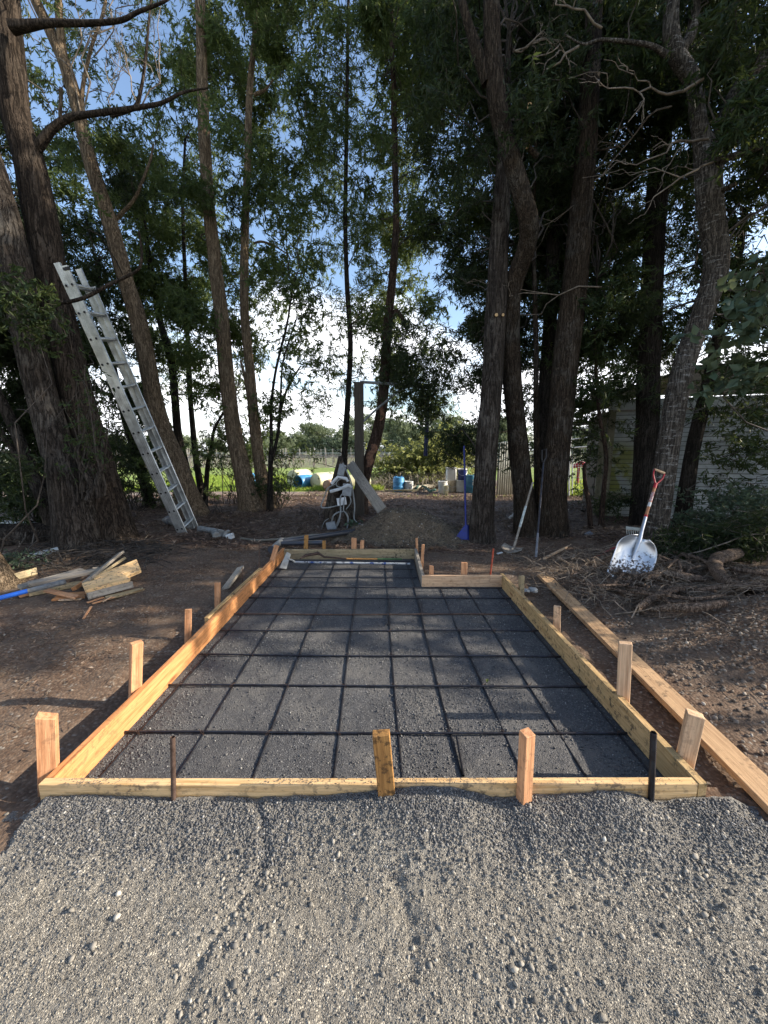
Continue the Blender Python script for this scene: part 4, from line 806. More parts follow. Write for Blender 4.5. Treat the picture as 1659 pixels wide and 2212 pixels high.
q = scatter(1500, XL + .05, XR - .05, YF + .001, YF + TH - .001, lambda x, y: np.clip(.15 + 4 * fbm(x, y * 3, 2.5, 3, 77) + .8 * gauss(x, y, .9, 1.5, .5, 9), 0, 1))
S = rng.uniform(.0012, .0036, len(q)); stones('gravel_spatter', np.c_[q, np.full(len(q), hz_ + FH / 2 + .001) + .0], S, ST_D, 'grit spattered along the top of the front board')
q = scatter(500, XR - TH, XR, YF + .05, YN, lambda x, y: np.clip(.3 + 3 * fbm(x, y, 2.5, 3, 78), 0, 1)); S = rng.uniform(.0015, .004, len(q)); stones('soil_spatter', np.c_[q, np.full(len(q), hz_ + FH / 2 + .003)], S, ST_B, 'crumbs of soil on top of the right board')
q = scatter(500, XL, XL + TH, YF + .05, YB, lambda x, y: np.clip(.3 + 3 * fbm(x, y, 2.5, 3, 79), 0, 1)); S = rng.uniform(.0015, .004, len(q)); stones('soil_spatter', np.c_[q, np.full(len(q), hz_ + FH / 2 + .003)], S, ST_B, 'crumbs of soil on top of the left board')
# ------------------------------------------------------------------ rebar
STEEL = M_plain('dark_steel', (0.05, 0.055, 0.068), .42, .75, dirt=(0.035, 0.03, 0.032), dscale=20)
RUST = M_plain('rusty_steel', (0.10, 0.065, 0.05), .7, .3, dirt=(0.05, 0.03, 0.022), dscale=30)
def rebar_mesh(L, r=.0062, ribs=True, bow=.004):
    n = int(L / .0085) * 2 if ribs else 12; x = np.linspace(0, L, n); rr = np.full(n, r)
    if ribs: rr[::2] *= 1.17
    seg = 6; a = np.arange(seg) * 2 * math.pi / seg; off = bow * np.sin(x * 2.1 + random.uniform(0, 6)); offz = bow * .5 * np.sin(x * 3.3 + 1)
    V = np.stack([np.repeat(x[:, None], seg, 1), off[:, None] + rr[:, None] * np.cos(a), offz[:, None] + rr[:, None] * np.sin(a)], 2).reshape(-1, 3)
    i = np.arange(n - 1)[:, None] * seg; k = np.arange(seg)[None]; k2 = (k + 1) % seg
    F = np.stack([i + k, i + seg + k, i + seg + k2, i + k2], 2).reshape(-1, 4); return mesh_np(V, F, True)
grid_root = empty('rebar_grid', (XL + .1, YF + .1, 0), 'grid of ribbed steel reinforcing bars tied over the base rock', 'rebar grid')
def bar(p0, p1, ribs=True, mat=STEEL, r=.0062, name='bar', root=grid_root):
    p0, p1 = Vector(p0), Vector(p1); o = link(name, rebar_mesh((p1 - p0).length, r, ribs), root, mat)
    o.matrix_local = Matrix.Translation(p0 - Vector(root.location)) @ frame(p0, p1, (0, 1, .02) if abs((p1 - p0).x) > abs((p1 - p0).y) else (1, 0, .02)).to_4x4(); return o
ZB = .0135
for v, u0, u1, m_ in ((1582, 268, 1366, 0), (1480, 362, 1279, 0), (1414, 431, 1217, 0), (1362, 476, 1163, 0), (1326.5, 500, 1128, 1), (1291.5, 535, 1110, 0), (1268, 552, 1088, 0), (1246.5, 566, 900, 0), (1229.5, 580, 893, 0), (1213.5, 600, 886, 0)):
    a = gp(u0, v, ZB); b = gp(u1, v + random.uniform(-1.5, 1.5) + (3 if u1 - u0 > 700 else 0), ZB); bar(a, b, v > 1270, RUST if m_ else STEEL)
colx = [(-1.40, -1.385, 1), (-1.03, -1.055, 1), (-.65, -.705, 1), (-.25, -.35, 1), (.09, .01, 1), (.385, .335, 1), (.69, .645, 0), (1.0, .955, 0), (1.335, 1.325, 0)]
for x0, x1, far in colx:
    ye = YB - .1 if far else YN - .1; sx = 1.067 if False else 1.0
    bar((x0, YF + .055, ZB - .0105), (x0 + (x1 - x0) * (1 if far else .8), ye, ZB - .0105))
m = MB()
for v, u0, u1 in ((1582, 268, 1366), (1480, 362, 1279), (1414, 431, 1217), (1362, 476, 1163), (1326.5, 500, 1128), (1291.5, 535, 1110)):
    for x0, x1, far in colx:
        yy = gp(829, v, ZB).y; f_ = (yy - YF) / (YB - YF); c = Vector((x0 + (x1 - x0) * f_, yy, ZB - .003)); s_ = random.choice((-1, 1))
        P = [c + Vector((.014 * math.cos(a) * s_, .014 * math.cos(a), .0125 * math.sin(a))) for a in np.linspace(-.6, 3.7, 9)] + [c + Vector((.02 * s_, .0, .025))]
        m.tube(P, .0014, 4, cap=False)
tie = m.build('wire_ties', RUST, grid_root); tie['kind'] = 'stuff'
# lap pieces
for u0, v0, u1, v1 in ((842, 1298, 838, 1350), (907, 1300, 914, 1352), (1003, 1675, 988, 1590)):
    a = gp(u0, v0, ZB - .0); b = gp(u1, v1, ZB); bar(a, b, True, name='lap_bar')
pin = lambda u, v, vt, y, label, r=.009, lean=0.0, mat=STEEL: None
def steel_pin(u, vb, ut, vt, y, label, r, mat, ribs=True):
    b = pt(u, vb, y); t = pt(ut, vt, y); b0 = b - (t - b).normalized() * .08
    me = rebar_mesh((t - b0).length, r, ribs, 0); o = link('steel_pin', me, None, mat); tag(o, label, 'steel pin', 'steel pins driven along the form')
    o.matrix_world = Matrix.Translation(b0) @ frame(b0, t, (0, 1, .01)).to_4x4(); return o
steel_pin(375, 1716, 373, 1592, YF - .014, 'round dark steel pin on the outer face of the front board near its left end', .0095, RUST)
steel_pin(1407, 1706, 1412, 1582, YF - .015, 'muddy dark steel pin at the right end of the front board', .0115, STEEL)
steel_pin(559, 1223, 560, 1173, 4.75, 'thin steel pin outside the far end of the left board', .005, RUST)
steel_pin(524, 1256, 523, 1226, 4.3, 'short thin steel pin left of the left board beside a lying offcut', .005, RUST)
ORP = M_plain('orange_paint', (0.42, 0.07, 0.03), .6, dirt=(0.2, 0.05, 0.03), dscale=40)
steel_pin(1059, 1242, 1066, 1185, 4.55, 'slim orange painted marker pin behind the step of the form', .010, ORP)

# ------------------------------------------------------------------ wooden stakes
def stake(ub, vb, ut, vt, y, wpx, th, label, mat=W_STAKE, rot=0.0, depth=.12, cut=.0):
    b = pt(ub, vb, y); t = pt(ut, vt, y); W_ = wpx / FPX * zc((b + t) / 2); d = (t - b).normalized(); b0 = b - d * depth
    side = Vector((math.cos(rot), math.sin(rot), 0)); o = plank('wooden_stake', b0, t, W_, th, mat, side=side, nseg=3, bevel=.0025, rag=.004, cut=cut)
    return tag(o, label, 'stake', 'wooden stakes holding the form')
stake(834, 1697, 823, 1583, YF - .024, 37, .04, 'dark brown split topped stake standing mid front board', W_STAKE2, depth=.1)
stake(1133, 1703, 1139, 1582, YF - .026, 25, .046, 'reddish fir stake on the front board, right of the brown stake', W_STAKE, rot=.35, depth=.1)
stake(106, 1690, 101, 1546, YF + .10, 34, .045, 'broad chewed topped stake outside the left front corner', W_STAKE, rot=.45, cut=-.35)
stake(292, 1498, 295, 1388, 2.18, 22, .04, 'two toned stake outside the left board, second from the corner', W_STAKE, rot=.9)
stake(406, 1380, 407, 1316, 3.02, 13, .028, 'thin stake outside the left board beside the doubling board', W_STAKE, rot=.3)
stake(470, 1316, 470, 1258, 3.72, 11, .03, 'small stake outside the left board at the far end of the doubling board', W_STAKE)
stake(585, 1222, 598, 1178, 4.95, 10, .03, 'leaning stake against the far end of the left board', W_STAKE)
stake(660, 1200, 662, 1156, YB + .02, 9, .025, 'narrow stake behind the back board, leftmost there', W_STAKE2)
stake(700, 1200, 700, 1168, YB + .02, 7, .025, 'short brown stake behind the back board next to the black pipe end', W_STAKE2)
stake(764, 1200, 765, 1162, YB + .02, 11, .025, 'pinkish stake at the middle of the back board', W_STAKE)
stake(781, 1200, 783, 1167, YB + .02, 8, .025, 'small stake right beside the pinkish stake', W_STAKE)
stake(901, 1200, 900, 1162, YB - .02, 5, .02, 'slim pale stake at the right end of the back board', W_STAKE)
stake(911, 1228, 914, 1176, 4.95, 6, .02, 'tall slim stake against the short side board', W_STAKE)
stake(931, 1250, 932, 1222, YN + .0, 9, .025, 'stub of a stake behind the step board at its left end', W_STAKE)
stake(1002, 1250, 1003, 1215, YN + .0, 13, .025, 'flat stake at the middle of the step board', W_STAKE)
stake(1126, 1278, 1127, 1243, 3.95, 11, .035, 'low dark stake outside the right board near the step', W_WEATH)
stake(1203, 1352, 1204, 1309, 3.15, 14, .04, 'short grey split stake outside the right board', W_PALE, rot=-.5)
stake(1346, 1498, 1351, 1388, 2.10, 24, .04, 'tall square stake outside the right board at its middle', W_PALE, rot=-.4)
stake(1482, 1632, 1502, 1542, YF + .17, 30, .055, 'chunky leaning stake outside the right board near the front corner', W_PALE, rot=-.5)
# long plank on the right
a = gp(1172, 1243, .07); b = gp(1760, 1830, .07)
o = plank('long_plank', a + Vector((0, 0, 0.01)), b + Vector((0.02, 0, .0)), .135, .038, W_PLANK, side=(1, .0, .02), nseg=16, warp=.006); tag(o, 'long tan plank lying on the soil right of the form', 'plank')
a = gp(520, 1226, .11); b = gp(488, 1270, .05); o = plank('offcut_board', a, b, .085, .03, W_GREY, side=(1, .2, .3)); tag(o, 'muddy offcut lying left of the form near its far corner', 'offcut')

# ------------------------------------------------------------------ ladder
ALU = M_plain('weathered_aluminium', (0.62, 0.64, 0.63), .38, .75, dirt=(0.36, 0.37, 0.36), dscale=6)
BLK = M_plain('black_rubber', (0.02, 0.02, 0.022), .6)
B0 = gp(398, 1163, .03); T0 = pt(128, 566, 5.72); far0 = Vector((.01, .40, 0)); Lz = (T0 - B0).normalized(); Rr = (far0 - Lz * far0.dot(Lz)).normalized(); Dd = Lz.cross(Rr).normalized()
if Dd.x > 0: Dd = -Dd
LL = (T0 - B0).length
ladder = empty('extension_ladder', B0, 'long aluminium extension ladder leaning on the dark trunk at the left', 'ladder')
MR = Matrix((Rr, -Dd, Lz)).transposed()   # local x to far rail, y away from viewer side, z up the ladder
def lb(name, c, s, mat=ALU, m=None):
    q = m or MB(); cc = B0 + MR @ Vector(c); q.box(cc, s, MR); return q.build(name, mat, ladder, bevel=0) if m is None else q
Wd_ = .44; SEC = ((-.042, 0.0, LL), (.043, .02, LL - .05))
for si, (yo, z0, z1) in enumerate(SEC):
    for side in (0, 1):
        m = MB(); x = side * Wd_; zc_ = (z0 + z1) / 2; h = z1 - z0; sgn = 1 if side == 0 else -1
        if side and si: zc_ -= .1; h -= .2
        m.box(B0 + MR @ Vector((x, yo, zc_)), (.004, .077, h), MR)
        for e in (-1, 1): m.box(B0 + MR @ Vector((x + sgn * .014, yo + e * .0385, zc_)), (.030, .006, h - .004), MR)
        for e in (-.015, .015): m.box(B0 + MR @ Vector((x - sgn * .0045, yo + e, zc_)), (.007, .007, h - .01), MR)
        m.build('rail', ALU, ladder)
nr = 12; RSP = LL / 12.35
rm = None
for si, (yo, z0, z1) in enumerate(SEC):
    for k in range(nr):
        z = .55 * RSP + k * RSP
        if z > z1 - .06: continue
        if rm is None:
            m = MB(); m.tube([Vector((-.012, 0, 0)), Vector((Wd_ + .004, 0, 0))], .021, 10); ro = m.build('rung', ALU, None); rm = ro.data
        else: ro = link('rung', rm)
        ro.parent = ladder; ro.matrix_local = Matrix.Translation(MR @ Vector((0, yo, z))) @ MR.to_4x4()
m = MB()
for yo, z0, z1 in SEC:
    for k in range(nr):
        z = .55 * RSP + k * RSP
        if z < z1 - .06: m.tube([B0 + MR @ Vector((-.0135, yo, z)), B0 + MR @ Vector((-.0150, yo, z))], .0175, 12)
m.build('rung_hole', BLK, ladder)
m = MB(); m.box(B0 + MR @ Vector((.015, -.058, .03)), (.05, .12, .06), MR); m.build('foot', ALU, ladder)
m = MB(); m.box(B0 + MR @ Vector((Wd_ - .015, -.058, .03)), (.05, .12, .06), MR); m.build('foot', ALU, ladder)
for x in (0, Wd_):
    m = MB(); m.box(B0 + MR @ Vector((x, .058, LL - .09 - (.2 if x else 0))), (.036, .084, .035), MR); m.build('end_cap', BLK, ladder)

# ------------------------------------------------------------------ scoop shovel
RED = M_plain('red_paint', (0.42, 0.02, 0.03), .4, 0, dirt=(0.24, 0.012, 0.02), dscale=12)
ASH = M_wood('ash_handle', (0.33, 0.13, 0.06), (0.46, 0.21, 0.10), stain_amt=.15, knots=False, rough=.35)
ASHL = M_wood('light_ash', (0.50, 0.32, 0.18), (0.62, 0.43, 0.27), stain_amt=.2, knots=False)
k = NT('scoop_aluminium', .4, .5, .8); v_ = k.co(); n1 = k.noise(v_, 3, 4); dn = k.noise(v_, 28, 7, .7); gz_ = k.n('ShaderNodeSeparateXYZ'); k.l(k.co(kind='Object'), gz_.inputs[0])
low = k.mr(gz_.outputs[2], .05, .46, .34, .0); fac = k.mr(k.math('ADD', dn, low), .64, .70)
k.color(k.mix(fac, k.ramp(n1, [(.3, (0.42, 0.44, 0.46)), (.7, (0.62, 0.64, 0.67))]), (0.07, 0.055, 0.045))); k.l(k.mr(fac, 0, 1, .9, 0), k.b.inputs['Metallic']); k.l(k.mr(fac, 0, 1, .40, .9), k.b.inputs['Roughness']); SCOOP = k.m
S0 = gp(1350, 1262, .06); S0.y += .0; G0 = pt(1425, 1018, 4.86); up = (G0 - S0).normalized(); base = Vector((S0.x, S0.y, 0))
sh = empty('scoop_shovel', base, 'aluminium scoop shovel with red D grip leaning on the pale banded tree', 'shovel')
sx = up.cross(Vector((0, -1, 0))).normalized() * -1; sx = (Vector((1, 0, 0)) - up * up.x).normalized(); nn = sx.cross(up).normalized()
if nn.y > 0: nn = -nn
TL = (G0 - S0).length; BLn = TL * .39; BW = 88 / FPX * zc(S0) / 2
def SP(x, l, n=0.0): return S0 + sx * x + up * l + nn * n
nx, nl_ = 25, 22; vs = []; 
for j in range(nl_):
    t = j / (nl_ - 1); half = BW * (0.97 + .03 * t) if t < .62 else BW * math.sqrt(max(0.0, 1 - ((t - .62) / .395) ** 2.4)) * 1.0
    half = max(half, .03)
    for i in range(nx):
        s_ = i / (nx - 1) * 2 - 1; x = s_ * half; cup = .075 * abs(s_) ** 3 * (t ** .6) + .05 * max(0, t - .75) * 3
        rib = .006 * sum(math.exp(-((x - c_ * BW) / .012) ** 2) for c_ in (-.42, 0, .42)) * (1 if .14 < t < .62 else 0)
        vs.append(SP(x, t * BLn * (1 - .02 * abs(s_)), cup - .02 + rib))
fs = [(j * nx + i, j * nx + i + 1, (j + 1) * nx + i + 1, (j + 1) * nx + i) for j in range(nl_ - 1) for i in range(nx - 1)]
m = MB(); m.add(vs, fs); bl = m.build('blade', SCOOP, sh); md = bl.modifiers.new('t', 'SOLIDIFY'); md.thickness = .003
m = MB(); m.tube([SP(0, BLn * .55, .0), SP(0, BLn * .75, .012), SP(0, BLn * .95, .02), SP(0, BLn * 1.12, .01), SP(0, TL * .585, 0)], [.010, .020, .025, .021, .0185], 14); m.build('socket', SCOOP, sh)
m = MB(); m.tube([SP(0, TL * .585), SP(0, TL * .86)], [.0175, .0165], 14); m.build('shaft', ASH, sh)
m = MB(); m.tube([SP(0, TL * .575), SP(0, TL * .592)], [.0195, .0195], 14); m.build('collar', RED, sh)
LBL = M_plain('red_white_sticker', (0.23, 0.04, 0.045), .4, dirt=(0.5, 0.45, 0.42), dscale=50); WHT = M_plain('white_plastic', (0.58, 0.60, 0.60), .45, dirt=(0.38, 0.39, 0.38), dscale=5)
m = MB(); m.tube([SP(0, TL * .715), SP(0, TL * .80)], [.0178, .0174], 14); m.build('red_sticker', LBL, sh)
m = MB(); m.tube([SP(0, TL * .668), SP(0, TL * .708)], [.0181, .0179], 14); m.build('white_sticker', WHT, sh)
m = MB(); m.tube([SP(0, TL * .84), SP(0, TL * .885)], [.020, .018], 12)
for e in (-1, 1): m.tube([SP(0, TL * .87), SP(e * .022, TL * .90), SP(e * .058, TL * .945), SP(e * .066, TL * .985), SP(e * .062, TL)], [.012, .0095, .008, .008, .009], 8)
m.build('d_handle', RED, sh)
m = MB(); m.tube([SP(-.064, TL), SP(.064, TL)], [.014, .014], 12); m.build('grip', ASHL, sh)

# ------------------------------------------------------------------ round point shovel
TANM = M_plain('muddy_steel', (0.36, 0.32, 0.26), .7, .2, dirt=(0.11, 0.085, 0.065), dscale=14)
tip = gp(1095, 1199, .03); top = pt(1151, 1042, 6.45); up = (top - tip).normalized(); base = Vector((tip.x, tip.y, 0)); rs_ = empty('round_point_shovel', base, 'muddy round point shovel with wooden handle leaning between the trunks', 'shovel')
neck = gp(1122, 1170, .12); bu = (neck - tip).normalized(); bx = Vector((1, 0, 0)); bx = (bx - bu * bx.dot(bu)).normalized(); bn = bu.cross(bx)
if bn.y > 0: bn = -bn
bl_ = .33; vs = []
for j in range(14):
    t = j / 13; half = .125 * min(1, math.sqrt(t * 2.2)) if t < .5 else .135 - .012 * (t - .5)
    for i in range(11):
        s_ = i / 10 * 2 - 1; vs.append(tip + bu * (t * bl_) + bx * (s_ * half * 1.15) + bn * (.035 * abs(s_) ** 2 + .012))
m = MB(); m.add(vs, [(j * 11 + i, j * 11 + i + 1, (j + 1) * 11 + i + 1, (j + 1) * 11 + i) for j in range(13) for i in range(10)]); b_ = m.build('blade', TANM, rs_); b_.modifiers.new('t', 'SOLIDIFY').thickness = .004
nk = tip + bu * bl_; hdir = top - nk
m = MB(); m.tube([nk - bu * .12 + bn * .01, nk + bn * .008, nk + hdir * .12], [.018, .024, .019], 10); m.build('socket', TANM, rs_)
m = MB(); m.tube([nk + hdir * .12, nk + hdir], [.0185, .0155], 12); m.build('handle', W_GREY, rs_)
m = MB(); m.tube([nk + hdir * .30, nk + hdir * .62], [.0200, .0192], 12); m.build('sticker', M_plain('worn_white_sticker', (0.50, 0.55, 0.53), .5, dirt=(0.2, 0.24, 0.22), dscale=30), rs_)

# digging bar
b = gp(1157, 1213, .0); t = pt(1174, 1000, 6.15); m = MB(); d = t - b; ro = empty('digging_bar', Vector((b.x, b.y, 0)), 'dark steel digging bar standing against the trunks, its flat tip in the litter', 'digging bar')
m.tube([b + d * .25, t], [.016, .014], 10); m.build('bar', STEEL, ro)
m = MB(); m.tube([b - Vector((0.02, 0, .03)), b + d * .04, b + d * .12, b + d * .27], [.006, .022, .019, .017], 8); m.build('chisel_end', M_plain('grey_steel', (0.20, 0.21, 0.23), .5, .4), ro)
m = MB(); c = t; m.tube([c, c + Vector((-.03, 0, .05)), c + Vector((-.035, 0, .20)), c + Vector((.03, 0, .22)), c + Vector((.04, 0, .10)), c], .014, 8); m.build('grip_loop', BLK, ro)

# loose handle, red handle, block, white rag
a = gp(1176, 1206, .10); b = gp(1251, 1169, .09); m = MB(); m.tube([a, b], [.022, .018], 10); o = m.build('loose_handle', ASHL, None); tag(o, 'bare light wood tool handle lying on the litter right of the digging bar', 'tool handle')
a = gp(1264, 1216, .08); b = gp(1345, 1176, .13); m = MB(); m.tube([a, b], [.022, .022], 10); o = m.build('red_rod', RED, None); tag(o, 'red fibreglass tool handle lying on the ground behind the scoop', 'rod')
a = gp(1263, 1214, .035); b = gp(1340, 1190, .05); m = MB(); m.tube([a, b], [.016, .016], 8); o = m.build('wooden_rod', W_GREY, None); tag(o, 'grey wooden rod lying under the red handle', 'rod')
o = plank('grey_block', gp(1270, 1174, -.02), gp(1270, 1174, .02) + Vector((0, 0, .17)), .11, .09, M_plain('grey_block_paint', (0.13, 0.14, 0.16), .8), side=(1, .4, 0)); tag(o, 'small grey cube block on the litter between trunk and scoop', 'block')
o = plank('white_sheet', gp(1100, 1122, .07), gp(1119, 1106, .10), .10, .012, WHT, side=(.5, 1, .2)); tag(o, 'piece of white plastic behind the greenish trunk', 'plastic sheet')
o = plank('white_scrap', gp(1074, 1196, .075), gp(1085, 1193, .08), .03, .008, WHT, side=(.5, 1, .2), bevel=.001); tag(o, 'tiny white scrap on the litter left of the round point shovel', 'scrap')

# landscape rake lying behind the banded tree
RK = M_plain('pale_green_paint', (0.52, 0.56, 0.52), .5, dirt=(0.36, 0.39, 0.36)); a = pt(1352, 1140, 5.9); b = pt(1525, 1160, 5.35)
rk = empty('landscape_rake', Vector((a.x, a.y, 0)), 'wide pale landscape rake head passing behind the banded trunk', 'rake'); plank('head_bar', a, b, .045, .05, RK, root=rk, side=(0, 0, 1))
nt_ = 34
for i in range(nt_):
    p = a + (b - a) * ((i + .5) / nt_); m = MB(); m.tube([p, p + Vector((.0, -.004, -.05)), p + Vector((0, -.02, -.10))], [.0065, .006, .004], 5); m.build('tooth', RK, rk)

# blue handled scraper
BLUE = M_plain('blue_paint', (0.010, 0.022, 0.20), .5, dirt=(0.014, 0.022, 0.10), dscale=10)
b = gp(989, 1152, .03); b.y = 6.45; b.z = .09; t = pt(1003, 985, 6.62); sc_ = empty('blue_scraper', Vector((b.x, b.y, 0)), 'blue shingle scraper with a flared blade standing left of the rough trunk', 'scraper')
m = MB(); m.tube([b + Vector((-.01, 0, .20)), t, t + (t - b) * .12], [.017, .017, .017], 10); m.build('handle', BLUE, sc_)
m = MB(); q0 = b + Vector((0, 0, -.02)); wv = .21
vs = [q0 + Vector((-wv, -.02, .02)), q0 + Vector((wv * .75, -.02, -.01)), q0 + Vector((.035, .02, .27)), q0 + Vector((-.02, .02, .27)), q0 + Vector((-.0, -.09, .03)), q0 + Vector((.01, -.03, .26))]
m.add(vs, [(0, 4, 5, 3), (4, 1, 2, 5), (0, 3, 2, 1)], 0, False); m.build('blade', BLUE, sc_)

# ------------------------------------------------------------------ post with cables, plank, timber frame
o = plank('leaning_plank', pt(756, 1002, 8.1), pt(826, 1103, 7.15), .20, .05, W_GREY, side=(1, .1, .9)); tag(o, 'wide grey plank leaning right from the cable covered stump to the earth mound', 'plank')
stp = empty('broken_post', Vector((*gp(736, 1145, 0).xy, 0)), 'splintered old post hung with grey boxes and cables', 'post')
by = 7.75; W_BR = M_bark('old_post_wood', (0.03, 0.024, 0.018), (0.075, 0.06, 0.046), (0.15, 0.125, 0.10), 1.2)
for rows, th in (([(712, 1150, 40), (722, 1080, 34), (732, 1030, 26), (736, 990, 12)], .09), ([(762, 1140, 30), (752, 1080, 26), (742, 1020, 18), (734, 985, 8)], .07)):
    pth = P3(rows, by); V, F, _ = trunk_mesh([(x, y, z if i else -.1, r_) for i, (x, y, z, r_) in enumerate(pth)], 20, 40, .1, flare=.1); link('split_stem', shift(mesh_np(V, F, True), stp), stp, W_BR)
GRY = M_plain('grey_box', (0.26, 0.28, 0.29), .5); GRC = M_plain('grey_conduit', (0.24, 0.25, 0.24), .55)
cab = empty('cable_bundle', Vector((*gp(736, 1145, 0).xy, 0)), 'bundle of grey flexible conduits with outlet boxes slung over the broken post', 'cables')
fy = by - .22
for (u, v, w_, h_, rz) in ((738, 1015, 14, 24, .25), (716, 1138, 20, 22, -.2), (750, 1058, 20, 26, .1)):
    c = pt(u, v, fy - .02); z_ = zc(c) / FPX; m = MB(); m.box(c, (w_ * z_, .07, h_ * z_), Matrix.Rotation(rz, 3, 'Y')); m.build('outlet_box', GRY, cab, bevel=.006)
for (u, v, w_, h_) in ((738, 1083, 20, 16),):
    c = pt(u, v, fy - .05); z_ = zc(c) / FPX; m = MB(); m.box(c, (w_ * z_, .02, h_ * z_), Matrix.Rotation(-.15, 3, 'Y')); m.build('white_label', WHT, cab)
for pts_ in ([(716, 1045), (730, 1030), (748, 1034), (752, 1040)], [(713, 1062), (735, 1056), (752, 1048), (762, 1052)]):
    m = MB(); m.tube([pt(u, v, fy - .05) for u, v in pts_], [.035, .03, .035, .03], 6); m.build('white_strap', WHT, cab)
for pts_, r_ in (([(740, 1000), (758, 1040), (766, 1090), (765, 1120), (775, 1132), (786, 1140)], .014), ([(748, 1060), (735, 1075), (735, 1110), (722, 1145), (716, 1158)], .014), ([(716, 1130), (722, 1112), (742, 1105), (752, 1120), (748, 1148), (740, 1157)], .016),
   ([(737, 1095), (733, 1125), (722, 1152), (730, 1160)], .013), ([(746, 1062), (742, 1100), (748, 1110)], .013), ([(700, 1075), (694, 1095), (712, 1096), (745, 1088)], .013), ([(700, 1075), (708, 1055), (725, 1045)], .012), ([(755, 1070), (758, 1085), (748, 1100)], .01), ([(742, 1030), (728, 1040), (728, 1050), (742, 1052), (760, 1044)], .013), ([(694, 1145), (700, 1128), (710, 1120)], .006)):
    P = smooth_path([(*pt(u, v, fy - .04 - .03 * math.sin(i * 1.7)), 1) for i, (u, v) in enumerate(pts_)], 24); m = MB(); m.tube([Vector(p[:3]) for p in P], r_, 8); m.build('conduit', GRC, cab)
m = MB(); e = pt(786, 1142, fy - .04); m.tube([pt(774, 1131, fy - .04), e, e + Vector((.02, 0, -.03))], [.03, .028, .01], 8); m.build('plug', GRY, cab)

fr = empty('timber_frame', Vector((*pt(777, 1015, 9.0).xy, 0)), 'dark square post carrying a thin pipe arm with a slanting brace', 'post')
p0 = pt(777, 1075, 9.0); p0.z = -.1; p1 = pt(775, 826, 9.0); plank('post', p0, p1, 19 / FPX * 9.1, .18, W_DARK, side=(1, 0, 0), root=fr, bevel=.006)
m = MB(); m.tube([pt(778, 825, 9.0), pt(840, 829, 9.0), pt(925, 836, 9.0)], .032, 8); m.build('pipe_arm', GRC, fr)
P = smooth_path([(*pt(u, v, 8.95), 1) for u, v in ((782, 909), (788, 908), (800, 896), (840, 862), (878, 833))], 20); m = MB(); m.tube([Vector(p[:3]) for p in P], .025, 8); m.build('brace_pipe', GRC, fr)
bp = pt(925, 836, 9.0); ho = empty('hanging_pole', Vector((bp.x, bp.y, bp.z)), 'dark blue sleeved pole hanging from the pipe arm among dark leaves', 'pole')
m = MB(); m.tube([pt(926, 838, 9.0), pt(922, 895, 9.0)], .045, 8); m.build('rod', W_DARK, ho)
m = MB(); m.tube([pt(923, 893, 9.0), pt(919, 985, 9.0)], [.052, .048], 10); m.build('sleeve', M_plain('navy_sleeve', (0.012, 0.018, 0.075), .6, dirt=(0.01, 0.012, 0.04)), ho)

# ------------------------------------------------------------------ pipes
PVC = M_plain('black_pvc', (0.032, 0.040, 0.058), .35, dirt=(0.05, 0.05, 0.05), dscale=8); LGT = M_plain('dusty_pvc', (0.26, 0.27, 0.26), .6, dirt=(0.15, 0.14, 0.12), dscale=12); WPV = M_plain('white_pvc', (0.62, 0.66, 0.66), .4, dirt=(0.40, 0.42, 0.40), dscale=5)
pf = empty('black_pipe', Vector((*gp(680, 1165, 0).xy, 0)), 'black plastic pipe with elbows and a grey end cap lying behind the back board', 'pipe')
zp = .14
J = gp(600, 1171, zp); E = gp(590, 1184, zp); K1 = gp(774, 1146, zp); K2 = gp(704, 1172, zp)
m = MB(); m.tube([J, gp(668, 1162, zp), K1], .042, 12); m.build('pipe_run', PVC, pf)
m = MB(); m.tube([gp(602, 1174, zp), K2], .036, 12); m.build('pipe_run', PVC, pf)
m = MB(); m.tube([J + Vector((.04, .1, 0)), E], [.05, .044], 12); m.build('elbow', LGT, pf)
m = MB(); m.tube([E, E + (E - J).normalized() * .10], [.048, .06], 12); m.build('end_fitting', PVC, pf)
m = MB(); m.tube([K1 - Vector((.08, .03, 0)), K1 + Vector((.08, .03, 0))], [.058, .058], 12); m.build('end_cap', PVC, pf)
P = smooth_path([(*gp(u, v, .09), 1) for u, v in ((520, 1163), (560, 1167), (620, 1163), (680, 1155), (720, 1158), (760, 1152))], 40); m = MB(); m.tube([Vector(p[:3]) for p in P], .02, 8); tag(m.build('hose', M_plain('dull_hose', (0.17, 0.155, 0.12), .7), None), 'dull grey hose lying over the litter behind the black pipe', 'hose')
vf = empty('pvc_fittings', Vector((*gp(470, 1150, 0).xy, 0)), 'dusty grey pipe tee and couplings lying by the ladder foot', 'pipe fittings')
m = MB(); m.tube([gp(432, 1143, .14), gp(462, 1148, .14), gp(480, 1153, .14)], [.065, .062, .07], 12); m.build('coupling', LGT, vf)
m = MB(); m.tube([gp(462, 1148, .14), gp(468, 1158, .13)], [.06, .066], 12); m.build('outlet', LGT, vf)
m = MB(); m.box(gp(488, 1156, .13), (.05, .12, .17), Matrix.Rotation(.5, 3, 'Y')); m.build('flange', LGT, vf)
m = MB(); m.box(gp(497, 1159, .12), (.12, .10, .10), Matrix.Rotation(-.2, 3, 'Y')); m.build('white_sleeve', WHT, vf, bevel=.01)
va = empty('pipe_valve', Vector((*gp(370, 1125, 0).xy, 0)), 'grey pipe valve with domed cap behind the ladder foot', 'valve')
m = MB(); m.tube([gp(352, 1123, .17), gp(360, 1124, .17), gp(362, 1124, .17), gp(398, 1136, .15)], [.03, .05, .07, .06], 12); m.build('body', LGT, va)
